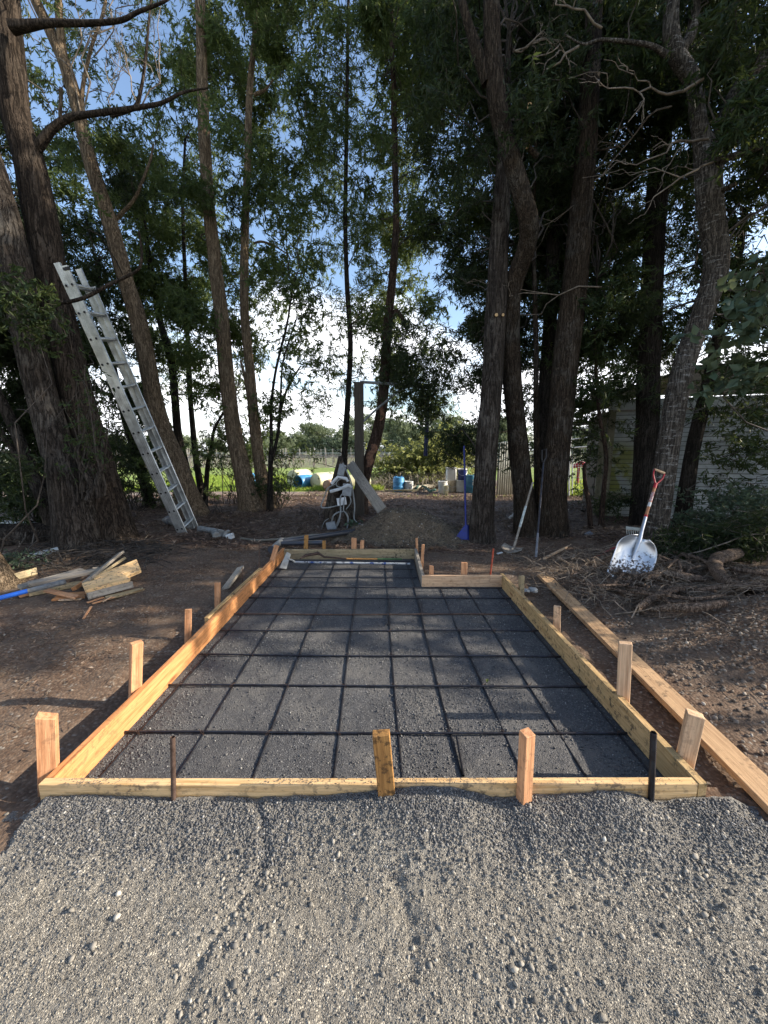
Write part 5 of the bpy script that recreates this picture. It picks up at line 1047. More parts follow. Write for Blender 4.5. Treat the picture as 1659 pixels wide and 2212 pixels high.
m = MB(); m.tube([gp(364, 1124, .17), gp(370, 1126, .17)], [.10, .10], 14); m.build('flange', M_plain('mid_grey', (0.14, 0.15, 0.16), .5), va)
a = gp(450, 1133, .05); m = MB(); m.tube([a + Vector((-.9, .1, 0)), a + Vector((-.1, 0, 0.02))], .012, 6); tag(m.build('thin_stick', TWIGL, None), 'pale thin stick lying left of the ladder foot', 'stick')
wpz = .42
wp = empty('white_pipework', Vector((*pt(60, 1130, 7.6).xy, 0)), 'white plastic pipe with a ball valve at the left edge behind the trunks', 'pipework')
m = MB(); a = pt(-60, 1128, 7.2); b = pt(60, 1135, 7.2); m.tube([a, b], .068, 12); m.build('pipe_run', WPV, wp)
m = MB(); m.tube([b, pt(100, 1139, 7.2)], [.075, .078], 12); m.build('union', WPV, wp)
m = MB(); m.tube([pt(62, 1133, 7.17), pt(66, 1134, 7.17)], .085, 12); m.build('ring', BLK, wp)
m = MB(); q0 = pt(48, 1120, 7.2); q0.z = 0; m.tube([q0, pt(46, 1110, 7.2)], .045, 10); m.build('riser', WPV, wp)
m = MB(); m.tube([pt(100, 1139, 7.2), pt(145, 1150, 7.3)], [.06, .06], 10); m.build('steel_run', M_plain('black_iron', (0.03, 0.028, 0.03), .5, .3), wp)
m = MB(); c = pt(200, 1128, 7.4); m.tube([c + Vector((-.09, 0, 0)), c + Vector((.05, 0, -.02))], [.13, .13], 14); m.build('red_valve', M_plain('rust_red', (0.11, 0.02, 0.02), .6), wp)
m = MB(); m.box(pt(75, 1148, 7.4), (.55, .2, .08)); m.build('blue_tray', M_plain('blue_tray', (0.10, 0.22, 0.45), .5), wp, bevel=.01)
m = MB(); m.tube([gp(64, 1204, .10), gp(128, 1188, .16)], [.055, .05], 12); tag(m.build('white_pipe', WPV, None), 'short white pipe lying in twigs before the fallen log', 'pipe')
lg = P3([(-90, 1175, 85), (0, 1172, 80), (80, 1170, 72), (150, 1172, 60), (185, 1176, 50)], 5.9); V, F, _ = trunk_mesh([(x, y + (.2 * i), .22, r_ * .75) for i, (x, y, z, r_) in enumerate(lg)], 30, 60, .1, flare=0); o = link('fallen_log', mesh_np(V, F, True), None, BK_A); tag(o, 'dark fallen log lying at the left behind the twigs', 'log')
st = P3([(20, 1300, 95), (6, 1275, 75), (-12, 1245, 60), (-35, 1200, 50), (-80, 1130, 45), (-180, 1000, 45)], 4.25); V, F, _ = trunk_mesh(st, 36, 80, .08, flare=.2); o = link('cut_tree', mesh_np(V, F, True), None, BK_T); tag(o, 'brown leaning tree base cut by the left edge beside the scrap wood', 'tree')
twigs('twigs', 'dead twigs by the fallen log', 220, -5.2, -3.2, 4.8, 6.0, soil_z, (.3, .9), (.004, .012), TWIG, None, .15)

# ------------------------------------------------------------------ scrap wood pile: (u0,v0,z0,u1,v1,z1,width,thick,material,label,side)
SCR = [
 (40, 1285, .03, 150, 1262, .03, .09, .035, W_STAKE, 'pinkish offcut underneath the left stack', (0, 1, .1)),
 (62, 1282, .055, 215, 1252, .055, .09, .035, W_WEATH, 'mildewed stick low in the left stack', (0, 1, .1)),
 (42, 1270, .10, 180, 1232, .10, .085, .038, W_GREY, 'long pale grey stick on the left stack', (0, 1, .1)),
 (60, 1262, .145, 212, 1232, .145, .085, .036, W_GREY, 'long weathered stick on top of the left stack with a sawn end', (0, 1, .1)),
 (30, 1248, .06, 79, 1234, .06, .09, .035, W_WEATH, 'short stick with orange broken end behind the left stack', (0, 1, .2)),
 (160, 1272, .06, 196, 1248, .06, .05, .04, W_ORANGE, 'small orange block between the stacks', (0, 1, .1)),
 (184, 1262, .12, 268, 1206, .16, .07, .03, W_WEATH, 'slanted brown lath in the middle of the pile', (.3, 1, .3)),
 (186, 1256, .15, 262, 1194, .20, .085, .03, W_GREY, 'grey pointed lath standing up in the middle of the pile', (.6, 1, .5)),
 (206, 1262, .09, 300, 1222, .14, .22, .04, W_YEL, 'wide yellow board with black mildew on the right of the pile', (-.2, 1, .25)),
 (182, 1270, .13, 272, 1248, .15, .17, .04, W_YEL, 'pale yellow board with a brown knot lying on top', (-.1, 1, .2)),
 (190, 1288, .06, 286, 1262, .08, .07, .055, W_GREY, 'thick grey stick along the front of the yellow board', (0, .4, 1)),
 (120, 1290, .03, 186, 1285, .03, .15, .02, W_ORANGE, 'split pinkish panel on the ground at the front', (0, 1, .1)),
 (100, 1275, .075, 166, 1290, .05, .06, .02, W_STAKE, 'thin pink wedge over the split panel', (.1, 1, .1)),
 (128, 1296, .02, 176, 1294, .02, .03, .014, W_PALE, 'thin sliver of wood at the front left of the pile', (0, 1, .1)),
 (188, 1302, .02, 224, 1290, .03, .025, .012, W_STAKE, 'orange splinter in front of the knotty board', (0, 1, .1)),
 (200, 1304, .02, 246, 1290, .02, .02, .012, W_STAKE, 'long orange splinter nearest the camera', (0, 1, .1)),
 (230, 1292, .03, 310, 1272, .02, .06, .02, W_WEATH, 'flat brown bark strip at the right foot of the pile', (0, 1, .1)),
 (222, 1300, .02, 242, 1288, .05, .02, .01, W_PALE, 'short pale splinter sticking up at the front', (0, 1, .1)),
 (180, 1336, .02, 197, 1310, .03, .02, .01, W_STAKE, 'single orange splinter lying apart on the soil', (1, .2, .1))]
for s_ in SCR:
    g = float(soil_z(gp(s_[0], s_[1], .05).x, gp(s_[0], s_[1], .05).y)); zz = max(0, g)
    a = gp(s_[0], s_[1], s_[2] + zz); b = gp(s_[3], s_[4], s_[5] + zz); o = plank('scrap_board', a, b, s_[6], s_[7], s_[8], side=s_[10], cut=random.uniform(-.6, .6), rag=.006); tag(o, s_[9], 'scrap wood', 'scrap wood pile left of the form')
P = [Vector((*gp(u, v, .19).xy, .19 + z)) for u, v, z in ((200, 1228, 0), (212, 1226, .0), (222, 1232, -.02), (224, 1246, -.05), (216, 1254, -.08))]; m = MB(); m.tube(P, .011, 6); tag(m.build('bent_strip', W_GREY, None), 'curled pale strip at the end of the left stack', 'strip')
# blue handle reaching in from the left
BLH = M_plain('bright_blue_handle', (0.02, 0.14, 0.62), .35, dirt=(0.02, 0.10, 0.45), dscale=6); GRP = M_plain('grey_grip', (0.15, 0.165, 0.175), .8, dirt=(0.09, 0.09, 0.09), dscale=30)
bh = empty('blue_handled_tool', gp(0, 1288, .16), 'bright blue tool handle with a grey rubber grip poking in from the left edge', 'tool handle')
a = gp(-120, 1322, .10); mdl = gp(62, 1276, .20); b = gp(142, 1256, .235); m = MB(); m.tube([a, mdl], .0235, 14); m.build('shaft', BLH, bh)
m = MB(); m.tube([mdl - (b - mdl) * .02, mdl + (b - mdl) * .5, b - (b - mdl) * .06, b], [.0250, .028, .031, .022], 14); m.build('grip', GRP, bh)

# ------------------------------------------------------------------ hoe and rake lying at the far end of the form
he = empty('hoe', gp(700, 1215, .05), 'hoe with white and blue spattered handle lying in the far end of the form', 'hoe')
zb = .075; m = MB(); a = gp(622, 1214, zb); b = gp(886, 1218, zb); d = b - a; k = NT('spattered_handle', .6); v_ = k.co(); n1 = k.noise(v_, 9, 5, .7)
k.color(k.ramp(n1, [(.40, (0.03, 0.06, 0.18)), (.47, (0.36, 0.37, 0.36)), (.55, (0.30, 0.32, 0.34)), (.60, (0.05, 0.05, 0.06))])); m.tube([a + d * .05, b], .015, 10); m.build('handle', k.m, he)
PT = M_plain('pale_steel', (0.38, 0.38, 0.34), .5, .2, dirt=(0.25, 0.24, 0.21)); m = MB(); c = gp(613, 1215, .09)
m.add([c + Vector((-.03, -.12, -.04)), c + Vector((.05, -.10, -.06)), c + Vector((.07, .10, .09)), c + Vector((.02, .10, .12)), c + Vector((-.022, -.12, -.04)), c + Vector((.058, -.10, -.06)), c + Vector((.078, .10, .09)), c + Vector((.028, .10, .12))], [(0, 1, 2, 3), (7, 6, 5, 4), (0, 3, 7, 4), (1, 5, 6, 2), (0, 4, 5, 1), (3, 2, 6, 7)], 0, False); m.build('blade', PT, he)
m = MB(); m.tube([c + Vector((.05, .02, .04)), c + Vector((.10, .03, .03)), a + d * .06], [.012, .012, .014], 8); m.build('gooseneck', PT, he)
ws = empty('weeding_hoe', gp(760, 1208, .05), 'hoe with dark curved head and brown and green handle by the back board', 'hoe')
a = gp(735, 1207, .09); b = gp(868, 1208, .06); m = MB(); m.tube([a + (b - a) * .6, b], .013, 10); m.build('green_handle_end', M_plain('worn_green', (0.07, 0.14, 0.05), .6), ws)
m = MB(); m.tube([a + (b - a) * .1, a + (b - a) * .6], .013, 10); m.build('handle', W_STAKE2, ws)
m = MB(); m.tube([gp(648, 1207, .09), gp(660, 1200, .11), gp(688, 1195, .12), gp(700, 1203, .10), a + (b - a) * .12], [.008, .022, .022, .014, .012], 8); m.build('head', RUST, ws)
# small leaf on the base rock and grey rag
yl = pt(1054, 1470, 2.3); V, F = leaf_mesh(np.array([gp(1052, 1475, .02)]), np.array([[.3, .8, .25]]), np.array([.05]), np.array([.022]), .3, np.array([[0, 0.3, 1.0]])); tag(link('yellow_leaf', mesh_np(V, F), None, LEAFG), 'single yellow leaf lying on the base rock inside the form', 'leaf')
m = MB(); c = gp(1140, 1274, .07)
for j in range(7): m.lathe(c + Vector((random.uniform(-.09, .09), random.uniform(-.05, .05), -.01)), (random.uniform(-.3, .3), random.uniform(-.3, .3), 1), [(.012, 0), (.035, .01), (.03, .025), (.008, .035)], 7)
tag(m.build('mortar_lump', GRY, None), 'crumbly grey lump on the soil beside the right board', 'lump')

# ------------------------------------------------------------------ shed
k = NT('peeling_white_paint', .75, .2); v_ = k.co(); gg = k.n('ShaderNodeNewGeometry'); gp_ = k.n('ShaderNodeSeparateXYZ'); k.l(gg.outputs['Position'], gp_.inputs[0]); vw = gg.outputs['Position']
n1 = k.noise(vw, 3, 6, .6); n2 = k.noise(vw, 14, 6, .7); col = k.ramp(n1, [(.35, (0.28, 0.30, 0.28)), (.65, (0.48, 0.50, 0.48))]); col = k.mix(k.mr(n2, .58, .68, 0, .8), col, (0.15, 0.13, 0.10))
mx = k.mr(gp_.outputs[0], 5.2, 6.1, 1.0, 0.0); mzz = k.math('MULTIPLY', k.mr(gp_.outputs[2], .55, .8, .35, 1.0), k.mr(gp_.outputs[2], 1.55, 1.85, 1.0, 0.15)); ms_ = k.math('MULTIPLY', k.math('MULTIPLY', mx, mzz), k.mr(n1, .35, .55))
col = k.mix(k.mr(ms_, .05, .55, 0, .95), col, (0.17, 0.18, 0.025)); oi = k.n('ShaderNodeObjectInfo'); col = k.mix(k.mr(oi.outputs['Random'], 0, 1, 0, .25), col, (0.18, 0.19, 0.18)); k.color(col); k.bump(n2, .3, .003); PAINT = k.m
C0 = Vector((pt(1322, 900, 9.0).x, 9.0, 0)); C1 = Vector((11.5, 6.9, 0)); wd = (C1 - C0).normalized(); wn = Vector((wd.y, -wd.x, 0)); WL = (C1 - C0).length
shed = empty('clapboard_shed', C0, 'old white clapboard shed with green moss at its corner behind the right hand trees', 'shed')
bh_ = .098; sm = plank_mesh(WL, .086, .018, bevel=.001)  # boards kept narrow; dark gaps stand for shadow lines under the laps
for i in range(25):
    z = .02 + i * bh_ + .05; o = link('siding_board', sm, shed, PAINT if i == 0 else None); c = (C0 + C1) / 2 + Vector((0, 0, z)) + wn * .012
    M_ = frame(C0, C1, (0, 0, 1)).to_4x4(); o.matrix_local = Matrix.Translation(c - C0) @ M_ @ Matrix.Rotation(-.10, 4, 'X')
m = MB(); fr_ = frame(C0, C1, (0, 0, 1)); m.box((C0 + C1) / 2 + Vector((0, 0, 1.28)) - wn * .05, (WL - .02, 2.56, .08), fr_); m.build('wall_core', W_DARK, shed)
m = MB(); m.box(C0 + Vector((-.0, 0, 1.25)) - wn * 1.5 + wd * .05, (.08, 3.0, 2.5), Matrix((wd, wn, Vector((0, 0, 1)))).transposed()); m.build('end_wall', W_DARK, shed)
plank('corner_board', C0 + wn * .045 + Vector((0, 0, 0)), C0 + wn * .045 + Vector((0, 0, 2.5)), .14, .03, W_MOSS, side=wd, root=shed)
plank('corner_board', C0 + wn * .035 - wd * .16, C0 + wn * .035 - wd * .16 + Vector((0, 0, 2.45)), .12, .03, W_MOSS, side=wd, root=shed)
plank('frieze_board', C0 + wn * .04 + Vector((0, 0, 2.6)) - wd * .1, C1 + wn * .04 + Vector((0, 0, 2.6)), .22, .04, PAINT, side=(0, 0, 1), root=shed)
plank('top_trim', C0 + wn * .06 + Vector((0, 0, 2.47)), C1 + wn * .06 + Vector((0, 0, 2.47)), .03, .06, W_GREY, side=(0, 0, 1), root=shed)
Gs = C0 + wd * 1.35
for i in range(4): plank('parapet_board', Gs + wn * (.10 + .01 * (i % 2)) + Vector((0, 0, 2.80 + i * .16)), C1 + wn * (.10 + .01 * (i % 2)) + Vector((0, 0, 2.80 + i * .16)), .15, .03, W_MOSS if i % 2 else W_GREY, side=(0, 0, 1), root=shed)
m = MB(); m.box((Gs + C1) / 2 + Vector((0, 0, 3.05)), ((C1 - Gs).length, .62, .08), fr_); m.build('parapet_core', W_DARK, shed)
rb = [C0 + Vector((-.5, .1, 2.62)), Gs + Vector((0, .1, 3.25)), C1 + Vector((0, .1, 3.35))]
m = MB()
for a, b in ((rb[0], rb[1]), (rb[1], rb[2])):
    bk = -wn * 3.2 + Vector((0, 0, -.1)); m.add([a + wn * .3, b + wn * .3, b + bk, a + bk, a + wn * .3 + Vector((0, 0, .07)), b + wn * .3 + Vector((0, 0, .07)), b + bk + Vector((0, 0, .07)), a + bk + Vector((0, 0, .07))], [(3, 2, 1, 0), (4, 5, 6, 7), (0, 1, 5, 4), (2, 3, 7, 6), (0, 4, 7, 3), (1, 2, 6, 5)], 0, False)
m.build('roof', M_plain('mossy_shingles', (0.05, 0.05, 0.045), .9, dirt=(0.03, 0.035, 0.02)), shed)
plank('outrigger_beam', C0 + Vector((-1.6, .1, 2.62)), C0 + Vector((.2, .1, 2.58)), .10, .08, W_DARK, root=shed); plank('outrigger_beam', C0 + Vector((-1.5, .5, 2.2)), C0 + Vector((-.1, .5, 2.25)), .10, .06, W_GREY, root=shed)
# mossy leaning board at the shed foot
o = plank('mossy_board', pt(1296, 1066, 8.2), pt(1385, 1085, 7.9), .20, .03, W_MOSS, side=(0, -.6, .9)); tag(o, 'mossy grey board lying against the shed foot', 'board')

# ------------------------------------------------------------------ gate, rails, corrugated panel
GAL = M_plain('galvanised', (0.55, 0.58, 0.60), .4, .5, dirt=(0.42, 0.44, 0.46)); gy = 12.8
gate = empty('wire_gate', Vector((*pt(1232, 1060, gy).xy, 0)), 'galvanised tube gate filled with wire mesh left of the shed', 'gate')
def gt(name, pts_, r_, root=gate, mat=GAL): m = MB(); m.tube([pt(u, v, gy) for u, v in pts_], r_, 8); return m.build(name, mat, root)
gt('frame_tube', [(1229, 1070), (1230, 1000), (1232, 958), (1234, 950)], .03); gt('frame_tube', [(1236, 1066), (1237, 968)], .022); gt('frame_tube', [(1306, 1062), (1308, 990)], .03)
gt('top_tube', [(1231, 968), (1270, 965), (1312, 962)], .028); gt('upper_tube', [(1234, 950), (1270, 945), (1316, 940)], .026); gt('upper_tube', [(1234, 958), (1234, 912)], .022); gt('upper_tube', [(1236, 930), (1315, 918)], .02)
for i in range(11): u = 1243 + i * 6; gt('mesh_wire', [(u, 966), (u, 1062)], .006)
for i in range(7): v = 980 + i * 13; gt('mesh_wire', [(1236, v), (1307, v)], .006)
cor = empty('corrugated_panel', Vector((*pt(1095, 1047, 14.0).xy, 0)), 'pale corrugated metal sheet standing between the right hand trunks', 'metal sheet'); a = pt(1073, 1048, 14.0); b = pt(1116, 1047, 14.2); n = 97; vs = []
for i in range(n):
    t = i / (n - 1); p = a + (b - a) * t; o_ = .035 * math.sin(t * 2 * math.pi * 9); tp = 1.86 + .12 * t; vs += [Vector((p.x, p.y + o_, -.05)), Vector((p.x, p.y + o_, tp))]
m = MB(); m.add(vs, [(2 * i, 2 * i + 2, 2 * i + 3, 2 * i + 1) for i in range(n - 1)]); o = m.build('sheet', M_plain('cream_metal', (0.52, 0.53, 0.47), .5, .1, dirt=(0.40, 0.40, 0.34), dscale=3), cor); o.modifiers.new('t', 'SOLIDIFY').thickness = .004
m = MB(); m.tube([a + Vector((0, -.03, 1.88)), b + Vector((0, -.03, 2.0))], .025, 6); m.build('top_rail', W_DARK, cor)
rc = empty('red_cart', Vector((*pt(1265, 1030, 16).xy, 0)), 'low red machine arm seen through the wire gate', 'machine'); m = MB(); P = [pt(u, v, 16) for u, v in ((1238, 1008), (1255, 1002), (1268, 1006), (1282, 1016), (1292, 1020))]; m.tube(P, [.08, .12, .1, .07, .05], 8); m.build('arm', RED, rc); m = MB(); q0 = pt(1250, 1010, 16); m.tube([q0, Vector((q0.x, 16, -.05))], .06, 8); m.build('leg', RED, rc)
m = MB(); m.tube([Vector((q0.x - .3, 16, .0)), Vector((q0.x + .5, 16, .0))], .08, 8); m.build('foot', RED, rc)
o = plank('concrete_block', Vector((pt(1263, 1028, 15.5).x, 15.5, .08)), Vector((pt(1296, 1028, 15.5).x, 15.5, .08)), .25, .3, M_plain('pale_concrete', (0.42, 0.42, 0.41), .8)); tag(o, 'pale concrete block on the grass behind the wire gate', 'block')

# ------------------------------------------------------------------ drums and buckets
def P_(name, c, d=None): return M_plain(name, c, .45, dirt=d or tuple(x * .7 for x in c), dscale=3)
CREAM = P_('cream_plastic', (0.62, 0.60, 0.38), (0.5, 0.47, 0.30)); BLP = P_('blue_plastic', (0.06, 0.26, 0.50)); TEAL = P_('teal_blue_plastic', (0.03, 0.14, 0.22)); WHB = P_('white_bucket', (0.66, 0.66, 0.62)); NAVY = P_('navy_plastic', (0.03, 0.045, 0.16)); DIRTYW = P_('dirty_white', (0.45, 0.41, 0.32), (0.20, 0.15, 0.08)); RSTD = P_('rusty_drum', (0.22, 0.10, 0.05), (0.33, 0.24, 0.17))
def drum_prof(r, h): return [(r * .86, 0), (r * .94, .012), (r * .95, h * .08), (r, h * .12), (r, h * .30), (r * 1.03, h * .33), (r, h * .36), (r, h * .63), (r * 1.03, h * .66), (r, h * .69), (r, h * .87), (r * .95, h * .92), (r * .95, h * .97), (r * .88, h), (r * .86, h * .985)]
def drum(c, axis, r, h, mat, label, open_=False, bung=True, cat='drum', group='plastic drums lying beyond the yard'):
    c = Vector(c); ax = Vector(axis).normalized(); ro = empty('plastic_drum', Vector((c.x, c.y, 0)), label, cat, group)
    m = MB(); pr = drum_prof(r, h)
    if open_: pr = pr[:-1] + [(r * .84, h * .99), (r * .84, h * .3), (r * .5, h * .3)]
    m.lathe(c, ax, pr, 26, 0, .01); m.build('shell', mat, ro)
    if bung and not open_:
        o_ = ax.orthogonal().normalized()
        for e in (-1, 1): m = MB(); m.lathe(c + ax * (h - .012) + o_ * r * .55 * e, ax, [(.045, 0), (.045, .03), (.03, .035)], 12); m.build('bung', mat, ro)
    return ro
def lying(u, v, wpx, axis, mat, label, hl=.95, y=15.6, open_=False):
    """u, v: middle of the drum end that faces the yard"""
    e = pt(u, v, y); r = rad(wpx, e); ax = Vector(axis).normalized(); e.z = r - .03; drum(e - ax * hl, axis, r, hl, mat, label, open_)
lying(519, 1036, 34, (-.6, -1, 0), BLP, 'pale blue drum end peeping out left of the tan trunk', .8, 16.0)
lying(632, 1032, 38, (-.55, -1, 0), CREAM, 'cream drum at the left end of the lying row', 1.0, 16.9)
lying(643, 1038, 31, (-.6, -1, 0), BLP, 'light blue drum with its end cut open', .8, 16.0, True)
lying(681, 1033, 36, (-.75, -1, .0), CREAM, 'largest cream yellow drum with a stepped end', 1.15, 16.0)
lying(706, 1042, 25, (-.5, -1, 0), RSTD, 'small rusty brown drum end in front of the cream drum', .6, 15.3)
lying(748, 1036, 32, (-1, -.45, 0), CREAM, 'pale drum just left of the square dark post', 1.0, 15.9)
def standing(u, vb, wpx, hpx, mat, label, y=None, bucket=False, z0=0.0, lid=None, cat='bucket', square=False, group='buckets and small drums standing in the yard'):
    p = pt(u, vb, y or 15.4); r = rad(wpx, p); h = hpx / FPX * zc(p); base = Vector((p.x, p.y, z0 - .02)); ro = empty('bucket' if bucket else 'blue_drum', base, label, cat, group)
    if square: m = MB(); m.box(base + Vector((0, 0, h / 2)), (r * 1.9, r * 1.9, h)); m.build('body', mat, ro, bevel=.03); m = MB(); m.box(base + Vector((0, 0, h + .02)), (r * 2.0, r * 2.0, .04)); m.build('lid', lid or mat, ro, bevel=.01); return ro, h
    if bucket:
        m = MB(); m.lathe(base, (0, 0, 1), [(r * .84, 0), (r * .86, .01), (r * .95, h * .78), (r * 1.0, h * .79), (r * 1.0, h * .82), (r * .96, h * .825), (r * .97, h * .9)], 20); m.build('body', mat, ro)
        m = MB(); m.lathe(base + Vector((0, 0, h * .9)), (0, 0, 1), [(r * 1.02, 0), (r * 1.04, h * .03), (r * 1.04, h * .09), (r * .9, h * .10), (r * .88, h * .07)], 20); m.build('lid', lid or mat, ro)
        m = MB(); P = [base + Vector((math.cos(a) * r * 1.02, -abs(math.sin(a)) * r * 1.03 - .004, h * .80 - math.sin(a) * h * .35)) for a in np.linspace(0, math.pi, 12)]; m.tube(P, .006, 5); m.build('handle', GAL, ro)
    else:
        m = MB(); m.lathe(base, (0, 0, 1), drum_prof(r, h), 24); m.build('shell', mat, ro)
        for e in (-1, 1): m = MB(); m.lathe(base + Vector((e * r * .5, 0, h * .985)), (0, 0, 1), [(.035, 0), (.035, .035), (.02, .04)], 10); m.build('bung', mat, ro)
    return ro, h
standing(861, 1052, 24, 31, BLP, 'bright blue upright drum with ribs left of the white bucket', cat='drum', y=15.2)
standing(883, 1051, 19, 22, WHB, 'white lidded bucket right beside the bright blue drum', bucket=True, y=15.2)
standing(963, 1058, 12, 19, P_('yellowed_plastic', (0.58, 0.54, 0.34)), 'small yellowed bucket in front of the white one', bucket=True, y=14.2)
standing(956, 1058, 20, 26, WHB, 'white bucket standing front left of the group', bucket=True, y=14.6)
ro, h = standing(976, 1056, 21, 26, DIRTYW, 'dirty brown stained bucket in the middle of the group', bucket=True, y=14.9)
standing(974, 1032, 21, 26, WHB, 'square white pail stacked on the dirty bucket', y=14.9, z0=h - .02, square=True)
ro, h = standing(993, 1057, 18, 24, WHB, 'white cube shaped pail at the right of the group', y=14.9, square=True)
standing(998, 1034, 20, 27, NAVY, 'navy bucket with a pale sticker stacked on the cube pail', y=14.95, z0=h + .0, bucket=True, lid=WHB)
ro, h = standing(1016, 1058, 24, 38, TEAL, 'teal blue drum with a white label beside the rough trunk', y=14.7, cat='drum')
m = MB(); c = pt(1022, 1041, 14.7); m.box(c + Vector((-.02, -.205, 0)), (.18, .01, .22)); m.build('label', WHT, ro)
# pipes and poles lying before the brush
PO = M_plain('bleached_pole', (0.36, 0.32, 0.24), .8); 
for i, (u0, v0, u1, v1, r_, lab) in enumerate(((832, 1060, 905, 1059, .03, 'thin dark green pole lying on the leaves in front of the blue drum'), (890, 1056, 945, 1046, .08, 'bleached log section lying by the white bucket'), (880, 1052, 960, 1048, .05, 'long bleached branch lying behind the log section'), (915, 1060, 930, 1046, .035, 'short pole propped on the log section'), (925, 1052, 968, 1044, .07, 'second log section pointing at the buckets'))):
    m = MB(); m.tube([gp(u0, v0, .06), gp((u0 + u1) / 2, (v0 + v1) / 2 - .5, .10), gp(u1, v1, .07)], [r_, r_ * .9, r_ * .8], 9); tag(m.build('pole', PO if i else W_MOSS, None), lab, 'pole', 'poles lying in front of the brush')
P = smooth_path([(*gp(u, v, .12), 1) for u, v in ((898, 1056), (905, 1050), (918, 1052), (928, 1060), (940, 1058))], 24); m = MB(); m.tube([Vector(p[:3]) for p in P], .05, 8); tag(m.build('green_hose', M_plain('green_hose', (0.03, 0.09, 0.07), .5), None), 'looped dark green hose among the poles', 'hose')

shrub('brush_pile', 'big yellow green bramble thicket behind the buckets', 'bramble', [(905, 1000, 17.5, 46, 20, 460), (955, 985, 17.5, 30, 24, 420), (850, 1020, 17.5, 22, 14, 200), (985, 1000, 18, 20, 24, 220), (920, 985, 18, 30, 12, 160)], LEAFG, 60, leafL=(.10, .18), leafW=.55, L=.4, nl=9, twm=PO)
twigs('dead_stems', 'pale dead canes at the foot of the bramble thicket', 500, -.6, 3.4, 16.2, 17.6, lambda x, y: 0 * x, (.3, .9), (.008, .015), PO, None, .7)

# ------------------------------------------------------------------ vineyard
VP = M_plain('vine_post', (0.36, 0.33, 0.28), .8); VT = M_plain('vine_wood', (0.20, 0.165, 0.14), .9)
pm = None; rows_ = [38, 42, 46.5, 52, 58]
vr_n = 0
for ri, y in enumerate(rows_):
    ro = empty('vine_row', (0, y, -.05), 'row of pruned vines on wires, number %s back from the drums' % ['nearest', 'second', 'third', 'fourth', 'fifth'][ri], 'vine row', 'trellised vine rows'); ro['label'] = ['nearest row of bare vines behind the drums', 'second row of bare vines behind the drums', 'middle row of bare vines on the flat', 'fourth row of bare vines from the drums', 'farthest row of bare vines before the pines'][ri]
    x = -y * .75
    while x < y * .45:
        if pm is None: m = MB(); m.box((0, 0, .95), (.07, .07, 1.9)); po = m.build('post', VP, None); pm = po.data
        else: po = link('post', pm)
        po.parent = ro; po.matrix_local = Matrix.Translation((x + random.uniform(-.1, .1), 0, random.uniform(-.15, .05))) @ Matrix.Rotation(random.uniform(-.05, .05), 4, 'Y'); x += 2.6 if ri % 2 else 3.1
    m = MB()
    for z in (.9, 1.25, 1.6): m.tube([(-y * .75, y, z), (y * .45, y, z)], .008, 4)
    m.build('wires', GAL, ro)
    parts = []; x = -y * .75
    while x < y * .45:
        x += 1.2; p0 = np.array((x, y, -.05)); p1 = np.array((x + rng.normal() * .1, y, .85)); parts.append(np_tube(wob_path(p0, p1, 5, .3), np.linspace(.05, .035, 5), 4))
        for s_ in (-1, 1):
            e = p1 + (s_ * .6, 0, rng.normal() * .03); parts.append(np_tube(wob_path(p1, e, 5, .2), .028, 4))
            for j in range(4): q0 = p1 + (e - p1) * (j + .5) / 4; parts.append(np_tube(wob_path(q0, q0 + (rng.normal() * .06, 0, random.uniform(.1, .22)), 3, .2), .014, 3))
    V, F = join(parts); me = mesh_np(V, F); o = link('vines', shift(me, ro), ro, VT); o['kind'] = 'stuff'

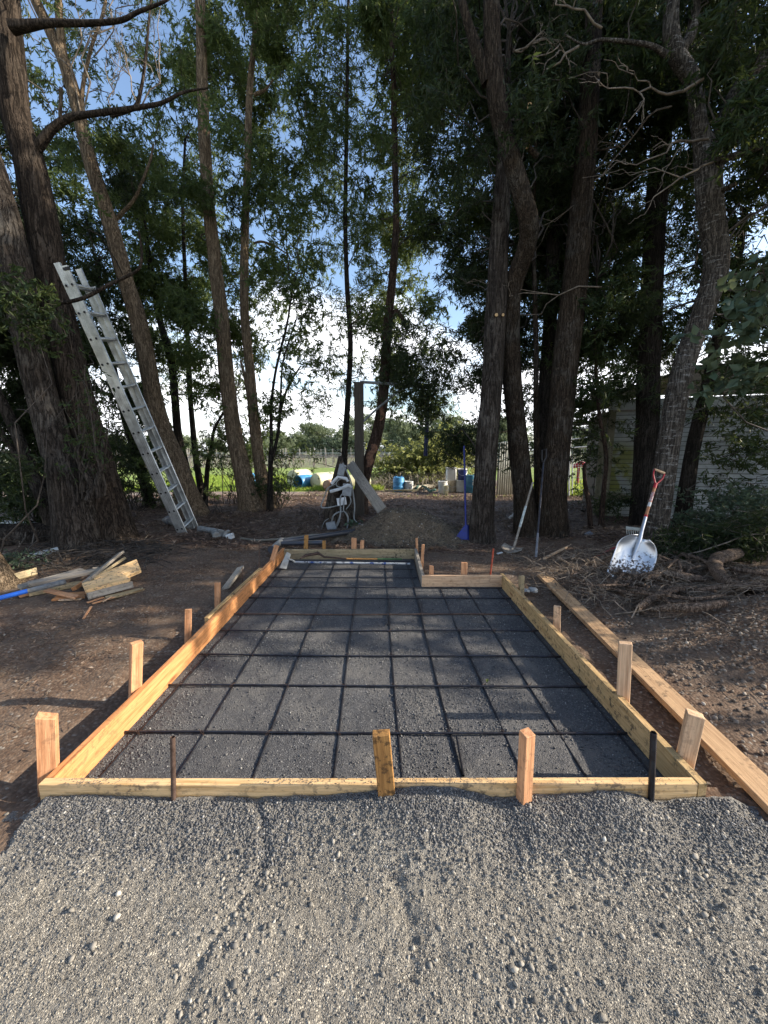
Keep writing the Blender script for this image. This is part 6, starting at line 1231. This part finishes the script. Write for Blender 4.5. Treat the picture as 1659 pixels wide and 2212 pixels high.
# ------------------------------------------------------------------ distant pines
FT = M_bark('far_trunk', (0.04, 0.03, 0.025), (0.09, 0.075, 0.06), (0.15, 0.13, 0.11), .4)
far = [(560, 945, 30), (600, 935, 36), (640, 935, 40), (672, 915, 44), (700, 925, 40), (735, 930, 34), (765, 905, 40), (800, 893, 46), (835, 905, 40), (862, 895, 40), (890, 915, 36), (918, 925, 30), (945, 905, 36), (975, 900, 40), (1005, 920, 34), (1090, 905, 44), (1120, 920, 40), (1060, 915, 40), (1180, 900, 44), (1255, 925, 40), (1295, 915, 40), (460, 950, 28), (400, 948, 30), (340, 945, 30), (250, 945, 36), (170, 940, 40)]
LAB = {}
FL = ['round topped pine far beyond the vines', 'ragged pine far beyond the vines', 'tall thin crowned pine far beyond the vines']
for i, (u, vt, wd_) in enumerate(far):
    y = 105 + (i * 37 % 30); t = pt(u, vt, y); ro = empty('pine_tree', Vector((t.x, y, 0)), 'distant pine', 'pine tree', 'distant pines beyond the vineyard'); hgt = t.z
    m = MB(); m.tube([(t.x, y, -.1), (t.x + .3, y, hgt * .5), (t.x, y, hgt * .92)], [.35, .25, .06], 8); m.build('trunk', FT, ro)
    ncl = 40; C = []
    for j in range(ncl):
        z = hgt * random.uniform(.06, .97); f = (z / hgt); rmax = wd_ / FPX * y * .62 * (1.05 - .8 * max(0, f - .45)); a = random.uniform(0, 6.28); rr = rmax * math.sqrt(random.random())
        C.append(np.array((t.x + math.cos(a) * rr, y + math.sin(a) * rr, z)) + rng.normal(size=(44, 3)) * np.array([1.1, 1.1, .5]))
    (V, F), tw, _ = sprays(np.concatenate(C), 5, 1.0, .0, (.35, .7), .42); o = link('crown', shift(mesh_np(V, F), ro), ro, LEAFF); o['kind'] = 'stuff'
    LAB[ro.name] = (u, i)
ORD = 'first second third fourth fifth sixth seventh eighth ninth tenth eleventh twelfth thirteenth fourteenth fifteenth sixteenth seventeenth eighteenth nineteenth twentieth'.split() + ['twenty-' + x for x in 'first second third fourth fifth sixth seventh'.split()]
for n_, (nm, (u, i)) in enumerate(sorted(LAB.items(), key=lambda q: q[1][0])):
    bpy.data.objects[nm]['label'] = '%s, %s from the left in the line beyond the vines' % (['round topped pine', 'ragged pine', 'tall narrow pine'][i % 3], ORD[n_])
m = MB(); q0 = pt(977, 975, 60); q1 = pt(978, 923, 60); q0.z = -.1; m.tube([q0, q1, q1 + Vector((.5, 0, .1))], [.07, .06, .05], 6); tag(m.build('lamp_pole', WHT, None), 'slim white lamp pole far off above the bramble', 'lamp pole')
# oval leaved seedling at the base of the mound and yellow leaves by the track
for (u, v, lab) in ((462, 1071, 'bright yellow green leaf clump at the foot of the small saplings'), (445, 1064, 'smaller yellow green leaf clump nearer the leaning trunks'), (765, 1128, 'little green seedling beside the leaning plank')):
    shrub('seedling', lab, 'seedling', [(u, v, 9.2 if v < 1100 else 7.3, 5, 4, 7)], LEAFG if v < 1100 else LEAFO, 4, leafL=(.07, .12), leafW=.6, L=.12, nl=3)
print('tris', sum(len(o.data.loop_triangles) or sum(len(p.vertices) - 2 for p in o.data.polygons) if False else len(o.data.polygons) for o in bpy.data.objects if o.type == 'MESH'))
